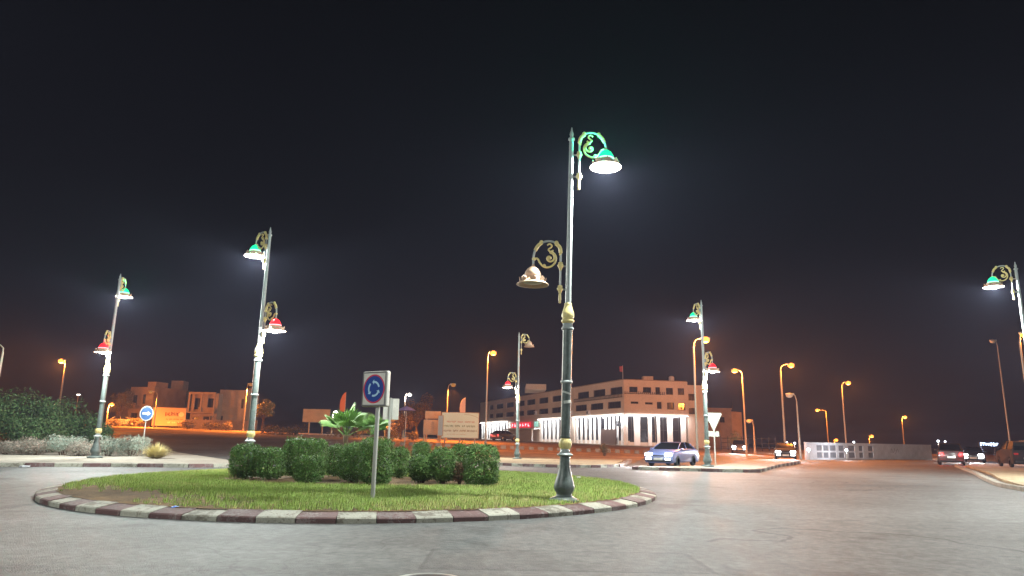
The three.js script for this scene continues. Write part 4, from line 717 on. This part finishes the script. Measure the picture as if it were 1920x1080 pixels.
// small white wall lamps
function postLamp(label, px, py, d, power, color = lin(0.85, 0.92, 1), r = 0.13) {
  const p = at(px, py, d), gy = T(p.x, -d) - 0.02, t = thing('post_lamp', label, 'lamp', [p.x, gy, -d], 0, 'small white post lamps'), h = p.y - gy;
  part('post', bar(V(0, 0, 0), V(0, h, 0), 0.04), M.galva, t);
  part('globe_light', plain(new THREE.SphereGeometry(r, 12, 8).translate(0, h, 0)), std({ color: 0x222222, emissive: color, emissiveIntensity: 8 }), t);
  PLight(t, 0, h, 0, color, power, r * 0.8);
}
postLamp('small white lamp on a post at the left end of the white wall', 1516, 843, 63.5, 25);
postLamp('small white lamp on a post before the grey wall panels', 1587, 844, 66, 25);
postLamp('white lamp standing above the grey wall panels', 1601, 829, 100, 40);
postLamp('white twin lamp, left globe, above the oncoming headlights', 1475, 830, 90, 30);
postLamp('white twin lamp, right globe, above the oncoming headlights', 1490, 831, 90, 30);
postLamp('tiny white lamp left of the oncoming headlights', 1455, 842, 90, 15, undefined, 0.09);
postLamp('white lamp above the red-lit car roof', 1759, 827, 84, 50);
postLamp('fainter white lamp right above the red-lit car', 1772, 828, 84, 30, undefined, 0.1);
{ // lit shop sign at the right
  const a = at(1836, 829, 72), b = at(1869, 836, 72), w = b.x - a.x, t = thing('lit_sign', 'glowing blue-white lettered sign above the headlights', 'sign', [(a.x + b.x) / 2, 0, -72], 0);
  part('frame', [box(w + 0.2, 0.5, 0.12, 0, a.y - 0.2, 0), bar(V(-w * 0.4, 0, -0.1), V(-w * 0.4, a.y - 0.2, -0.1), 0.06), bar(V(w * 0.4, 0, -0.1), V(w * 0.4, a.y - 0.2, -0.1), 0.06)], M.dark, t);
  const em = std({ color: 0x111122, emissive: lin(0.55, 0.7, 1), emissiveIntensity: 6 });
  for (let i = 0; i < 7; i++) part('letter_light', [box(0.07, rr(0.2, 0.34), 0.05, -w * 0.45 + i * w * 0.15, a.y - 0.2, 0.09), box(0.16, 0.07, 0.05, -w * 0.45 + i * w * 0.15 + 0.09, a.y - 0.2 + rr(-0.12, 0.12), 0.093)], em, t);
  const l = new THREE.RectAreaLight(lin(0.5, 0.65, 1), 14, w, 0.4); l.position.set(0, a.y - 0.2, 0.15); l.lookAt((a.x + b.x) / 2, a.y - 0.2, -60); t.add(l); l.rotation.set(0, Math.PI, 0);
}
{ // far roadside kiosk wall at the right edge
  const t = thing('kiosk', 'dim low kiosk behind the dark parked van', 'kiosk', [52, 0, -70], 0.2);
  part('wall', box(7, 2.0, 3, 3.5, 1.0, 0), M.house, t); part('roof', box(7.4, 0.15, 3.4, 3.5, 2.08, 0), M.house, t); part('door', box(0.9, 1.8, 0.08, 1.5, 0.9, 1.545), M.dark, t);
}

// ------------------------------------------------------------------ vehicles
function car(name, label, [x, y, z], turn, paint, o = {}) { // front towards +x, centred
  const t = thing(name, label, o.category ?? 'car', [x, y, z], turn, o.group), s = o.tall ?? 1, W = 1.72, pm = new THREE.MeshPhysicalMaterial({ color: paint, roughness: o.matt ? 0.85 : 0.35, clearcoat: o.matt ? 0 : 0.8, clearcoatRoughness: 0.1 });
  const arch = (cx, r) => { const p = []; for (let i = 0; i <= 10; i++) { const a = Math.PI - Math.PI * i / 10; p.push([cx + Math.cos(a) * r, 0.30 + Math.sin(a) * r]); } return p; };
  const prof = [[-2.05, 0.30], ...arch(-1.28, 0.37), ...arch(1.30, 0.37), [1.98, 0.28], [2.10, 0.42], [2.08, 0.60], [1.95, 0.74], [1.35, 0.88], [0.95, 0.95], [-1.7, 0.97], [-2.02, 0.92], [-2.10, 0.62]].map(([a, b]) => [a, 0.30 + (b - 0.30) * (b > 0.5 ? s : 1)]);
  const bodyG = extrude(prof, W - 0.16, [], 0.08); bodyG.translate(0, 0, -(W - 0.16) / 2);
  part('body', toCreasedNormals(plain(bodyG), 0.6), pm, t);
  const y0 = 0.30 + 0.62 * s, y1 = y0 + 0.52 * s, tail = o.van ? -2.02 : -1.9, tailTop = o.van ? -1.85 : -1.15;
  const outline = new THREE.CatmullRomCurve3([V(1.22, y0, 0), V(0.72, y0 + (y1 - y0) * 0.55, 0), V(0.24, y1 - 0.03, 0), V(-0.35, y1 + 0.015, 0), V((tailTop - 0.35) / 2, y1 + 0.01, 0), V(tailTop, y1 - 0.06, 0), V((tail + tailTop) / 2 - 0.03, y0 + (y1 - y0) * 0.48, 0), V(tail, y0, 0)], false, 'catmullrom', 0.35).getPoints(36);
  const half = y => 0.78 - 0.18 * Math.pow(Math.max(0, (y - y0) / (y1 - y0)), 1.3);
  const shell = (from, to, lift, side) => { const p = []; for (let i = from; i < to; i++) { const a = outline[i], b = outline[i + 1], wa = half(a.y) + lift, wb = half(b.y) + lift; p.push(a.x, a.y + lift, -wa, a.x, a.y + lift, wa, b.x, b.y + lift, wb, a.x, a.y + lift, -wa, b.x, b.y + lift, wb, b.x, b.y + lift, -wb); if (side) for (const q of [-1, 1]) { const f = [a.x, y0, q * 0.78, a.x, a.y, q * wa, b.x, b.y, q * wb], g = [a.x, y0, q * 0.78, b.x, b.y, q * wb, b.x, y0, q * 0.78]; p.push(...f, ...g); } } const g = new THREE.BufferGeometry(); g.setAttribute('position', new THREE.Float32BufferAttribute(p, 3)); g.computeVertexNormals(); return toCreasedNormals(plain(g), 0.5); };
  part('windows', shell(0, 36, 0, true), M.glass, t);
  part('roof', shell(11, o.van ? 30 : 26, 0.012, false), pm, t);
  for (const q of [-1, 1]) for (const g of [tube([V(1.22, y0, q * 0.78), V(0.72, y0 + (y1 - y0) * 0.55, q * 0.715), V(0.24, y1 - 0.03, q * 0.61)], 0.03, 8, 6), bar(V(-0.35, y0, q * 0.77), V(-0.42, y1, q * 0.615), 0.03), tube([V(tail, y0, q * 0.78), V((tail + tailTop) / 2 - 0.03, y0 + (y1 - y0) * 0.48, q * 0.72), V(tailTop, y1 - 0.06, q * 0.625)], 0.05, 8, 6)]) part('pillar', g, pm, t);
  for (const [wx, wz] of [[-1.28, 0.78], [-1.28, -0.78], [1.30, 0.78], [1.30, -0.78]]) {
    const w = part('wheel', lathe([[0.17, -0.1], [0.28, -0.1], [0.315, -0.06], [0.315, 0.06], [0.28, 0.1], [0.17, 0.1]], 22).rotateX(Math.PI / 2).translate(wx, 0.315, wz), M.rubber, t);
    const sp = [lathe([[0.0001, 0.03], [0.05, 0.04], [0.16, 0.0], [0.18, 0.03]], 18).rotateX(Math.PI / 2)]; for (let i = 0; i < 5; i++) sp.push(box(0.05, 0.15, 0.03, 0, 0.10, 0.035).rotateZ(i * 1.2566));
    part('rim', mergeGeometries(sp.map(plain)).scale(1, 1, Math.sign(wz)).translate(wx, 0.315, wz + Math.sign(wz) * 0.055), M.chrome, w);
  }
  for (const q of [-1, 1]) {
    part('headlight', rbox(0.24, 0.19, 0.42, 0.06, 2.06, 0.36 + 0.33 * s, q * 0.60), o.head ? std({ color: 0x222222, emissive: lin(0.95, 0.97, 1), emissiveIntensity: 30 }) : M.chrome, t);
    if (o.head) { part('fog_light', rbox(0.1, 0.10, 0.34, 0.03, 2.17, 0.43, q * 0.58), std({ color: 0x222222, emissive: lin(0.95, 0.97, 1), emissiveIntensity: 8 }), t);
      const l = new THREE.SpotLight(lin(0.95, 0.97, 1), o.head, 0, 0.55, 0.6); l.position.set(2.2, 0.36 + 0.33 * s, q * 0.6); l.target.position.set(12, -0.4, q * 0.8); l.castShadow = true; l.shadow.radius = 3; t.add(l, l.target); }
    part('taillight', rbox(0.14, 0.22, 0.28, 0.04, -2.08, 0.36 + 0.40 * s, q * 0.66), o.tail ? std({ color: 0x220000, emissive: lin(1, 0.06, 0.06), emissiveIntensity: o.tail }) : std({ color: lin(0.25, 0.01, 0.01), roughness: 0.3 }), t);
    if (o.tail) PLight(t, -2.35, 0.36 + 0.40 * s, q * 0.66, lin(1, 0.05, 0.05), 0.8 * o.tail, 0.08);
    part('mirror', rbox(0.12, 0.12, 0.2, 0.04, 0.85, y0 + 0.1, q * 0.93), pm, t);
  }
  part('grille', rbox(0.06, 0.16, 0.7, 0.02, 2.13, 0.56, 0), M.dark, t);
  part('number_plate', rbox(0.03, 0.12, 0.52, 0.008, -2.19, 0.62, 0), o.plate ?? M.signWhite, t);
  part('number_plate', rbox(0.03, 0.12, 0.52, 0.008, 2.185, 0.42, 0), M.signWhite, t);
  part('bumper_trim', [rbox(0.12, 0.14, 1.5, 0.04, -2.12, 0.38, 0), rbox(0.12, 0.12, 1.4, 0.04, 2.1, 0.33, 0)], M.dark, t);
  return t;
}
car('blue_car', 'blue-grey car with blazing headlights passing behind the wedge island', [9.75, 0.0, -42.6], Math.PI + 0.62 + 0.35, lin(0.11, 0.135, 0.28), { head: 160, tail: 1.0, tall: 0.93 });
car('dark_car', 'dark car seen from behind with glowing red tail lights', [35.3, 0.0, -57], 1.05, lin(0.02, 0.018, 0.02), { tail: 5, tall: 1.18, plate: std({ color: 0x222222, emissive: lin(1, 0.95, 0.85), emissiveIntensity: 2.2 }) });
car('parked_van', 'dark van parked at the right edge catching reflections', [35.4, 0.11, -49.5], 1.2, lin(0.008, 0.008, 0.009), { tall: 1.25, van: true, matt: true, tail: 0.3, category: 'van' });
car('oncoming_car', 'oncoming car with bright headlights behind the dark car', [at(1826, 850, 68).x, 0.0, -68], -Math.PI + 0.95, lin(0.012, 0.012, 0.013), { head: 200 });
car('oncoming_car', 'oncoming car with bluish glaring headlights at the end of the wedge island', [24.6, 0.02, -63.5], -Math.PI / 2 - 0.35, lin(0.012, 0.013, 0.015), { head: 200, matt: true });
car('oncoming_car', 'second oncoming car half hidden by the parked van', [51, 0.0, -70], -Math.PI + 0.95, lin(0.05, 0.05, 0.055), { head: 250 });
{ const p = at(944, 824, 105); car('parked_car', 'dark parked car with red lights before the long building entrance', [p.x, T(p.x, -105), -105], 0.9, lin(0.03, 0.03, 0.035), { tail: 3 }); }
{ const p = at(1386, 845, 85); car('far_car', 'far car with bluish headlights on the brown verge', [p.x, T(p.x, -85), -85], -Math.PI / 2 - 0.3, lin(0.05, 0.05, 0.06), { head: 250 }); }
{ const p = at(234, 775, 112); car('far_car', 'pale orange-lit car parked by the houses', [p.x, T(p.x, -112), -112], 0.3, lin(0.4, 0.38, 0.35), {}); }

// ------------------------------------------------------------------ litter
function crumple(w, h, d) { const g = new THREE.IcosahedronGeometry(0.5, 2), p = g.attributes.position; const f = lumpy(0.16); for (let i = 0; i < p.count; i++) { const v = V(p.getX(i), p.getY(i), p.getZ(i)), k = f(v.clone().multiplyScalar(2.4)); p.setXYZ(i, v.x * k * w, Math.max(-0.4, v.y * k) * h, v.z * k * d); } return toCreasedNormals(plain(g), 0.2); }
function litter(label, px, py, Y, w, h, m) { const a = at(px, py, 1), k = (Y - EYE) / (a.y - EYE), o = solo('litter', crumple(w, h, w * 0.7), m, label, 'litter'); o.position.set(a.x * k, Y + h * 0.38, -k); o.rotation.y = rr(0, 6); }
litter('crumpled white plastic bag beside the dry shrubs', 55, 846, 0.115, 0.55, 0.28, M.wallWhite);
litter('crushed bright blue wrapper on the island kerb', 328, 955, 0.11, 0.13, 0.07, std({ color: lin(0.05, 0.2, 0.7), roughness: 0.35 }));
litter('flat white scrap on the asphalt by the left kerb', 46, 876, 0.0, 0.34, 0.08, M.wallWhite);
litter('pale scrap of paper on the lawn right of the tall lamp post', 1085, 896, 0.25, 0.2, 0.05, M.signWhite);

scene.traverse(o => { if (o.isMesh) { o.castShadow = true; o.receiveShadow = true; } });
renderer.render(scene, camera);
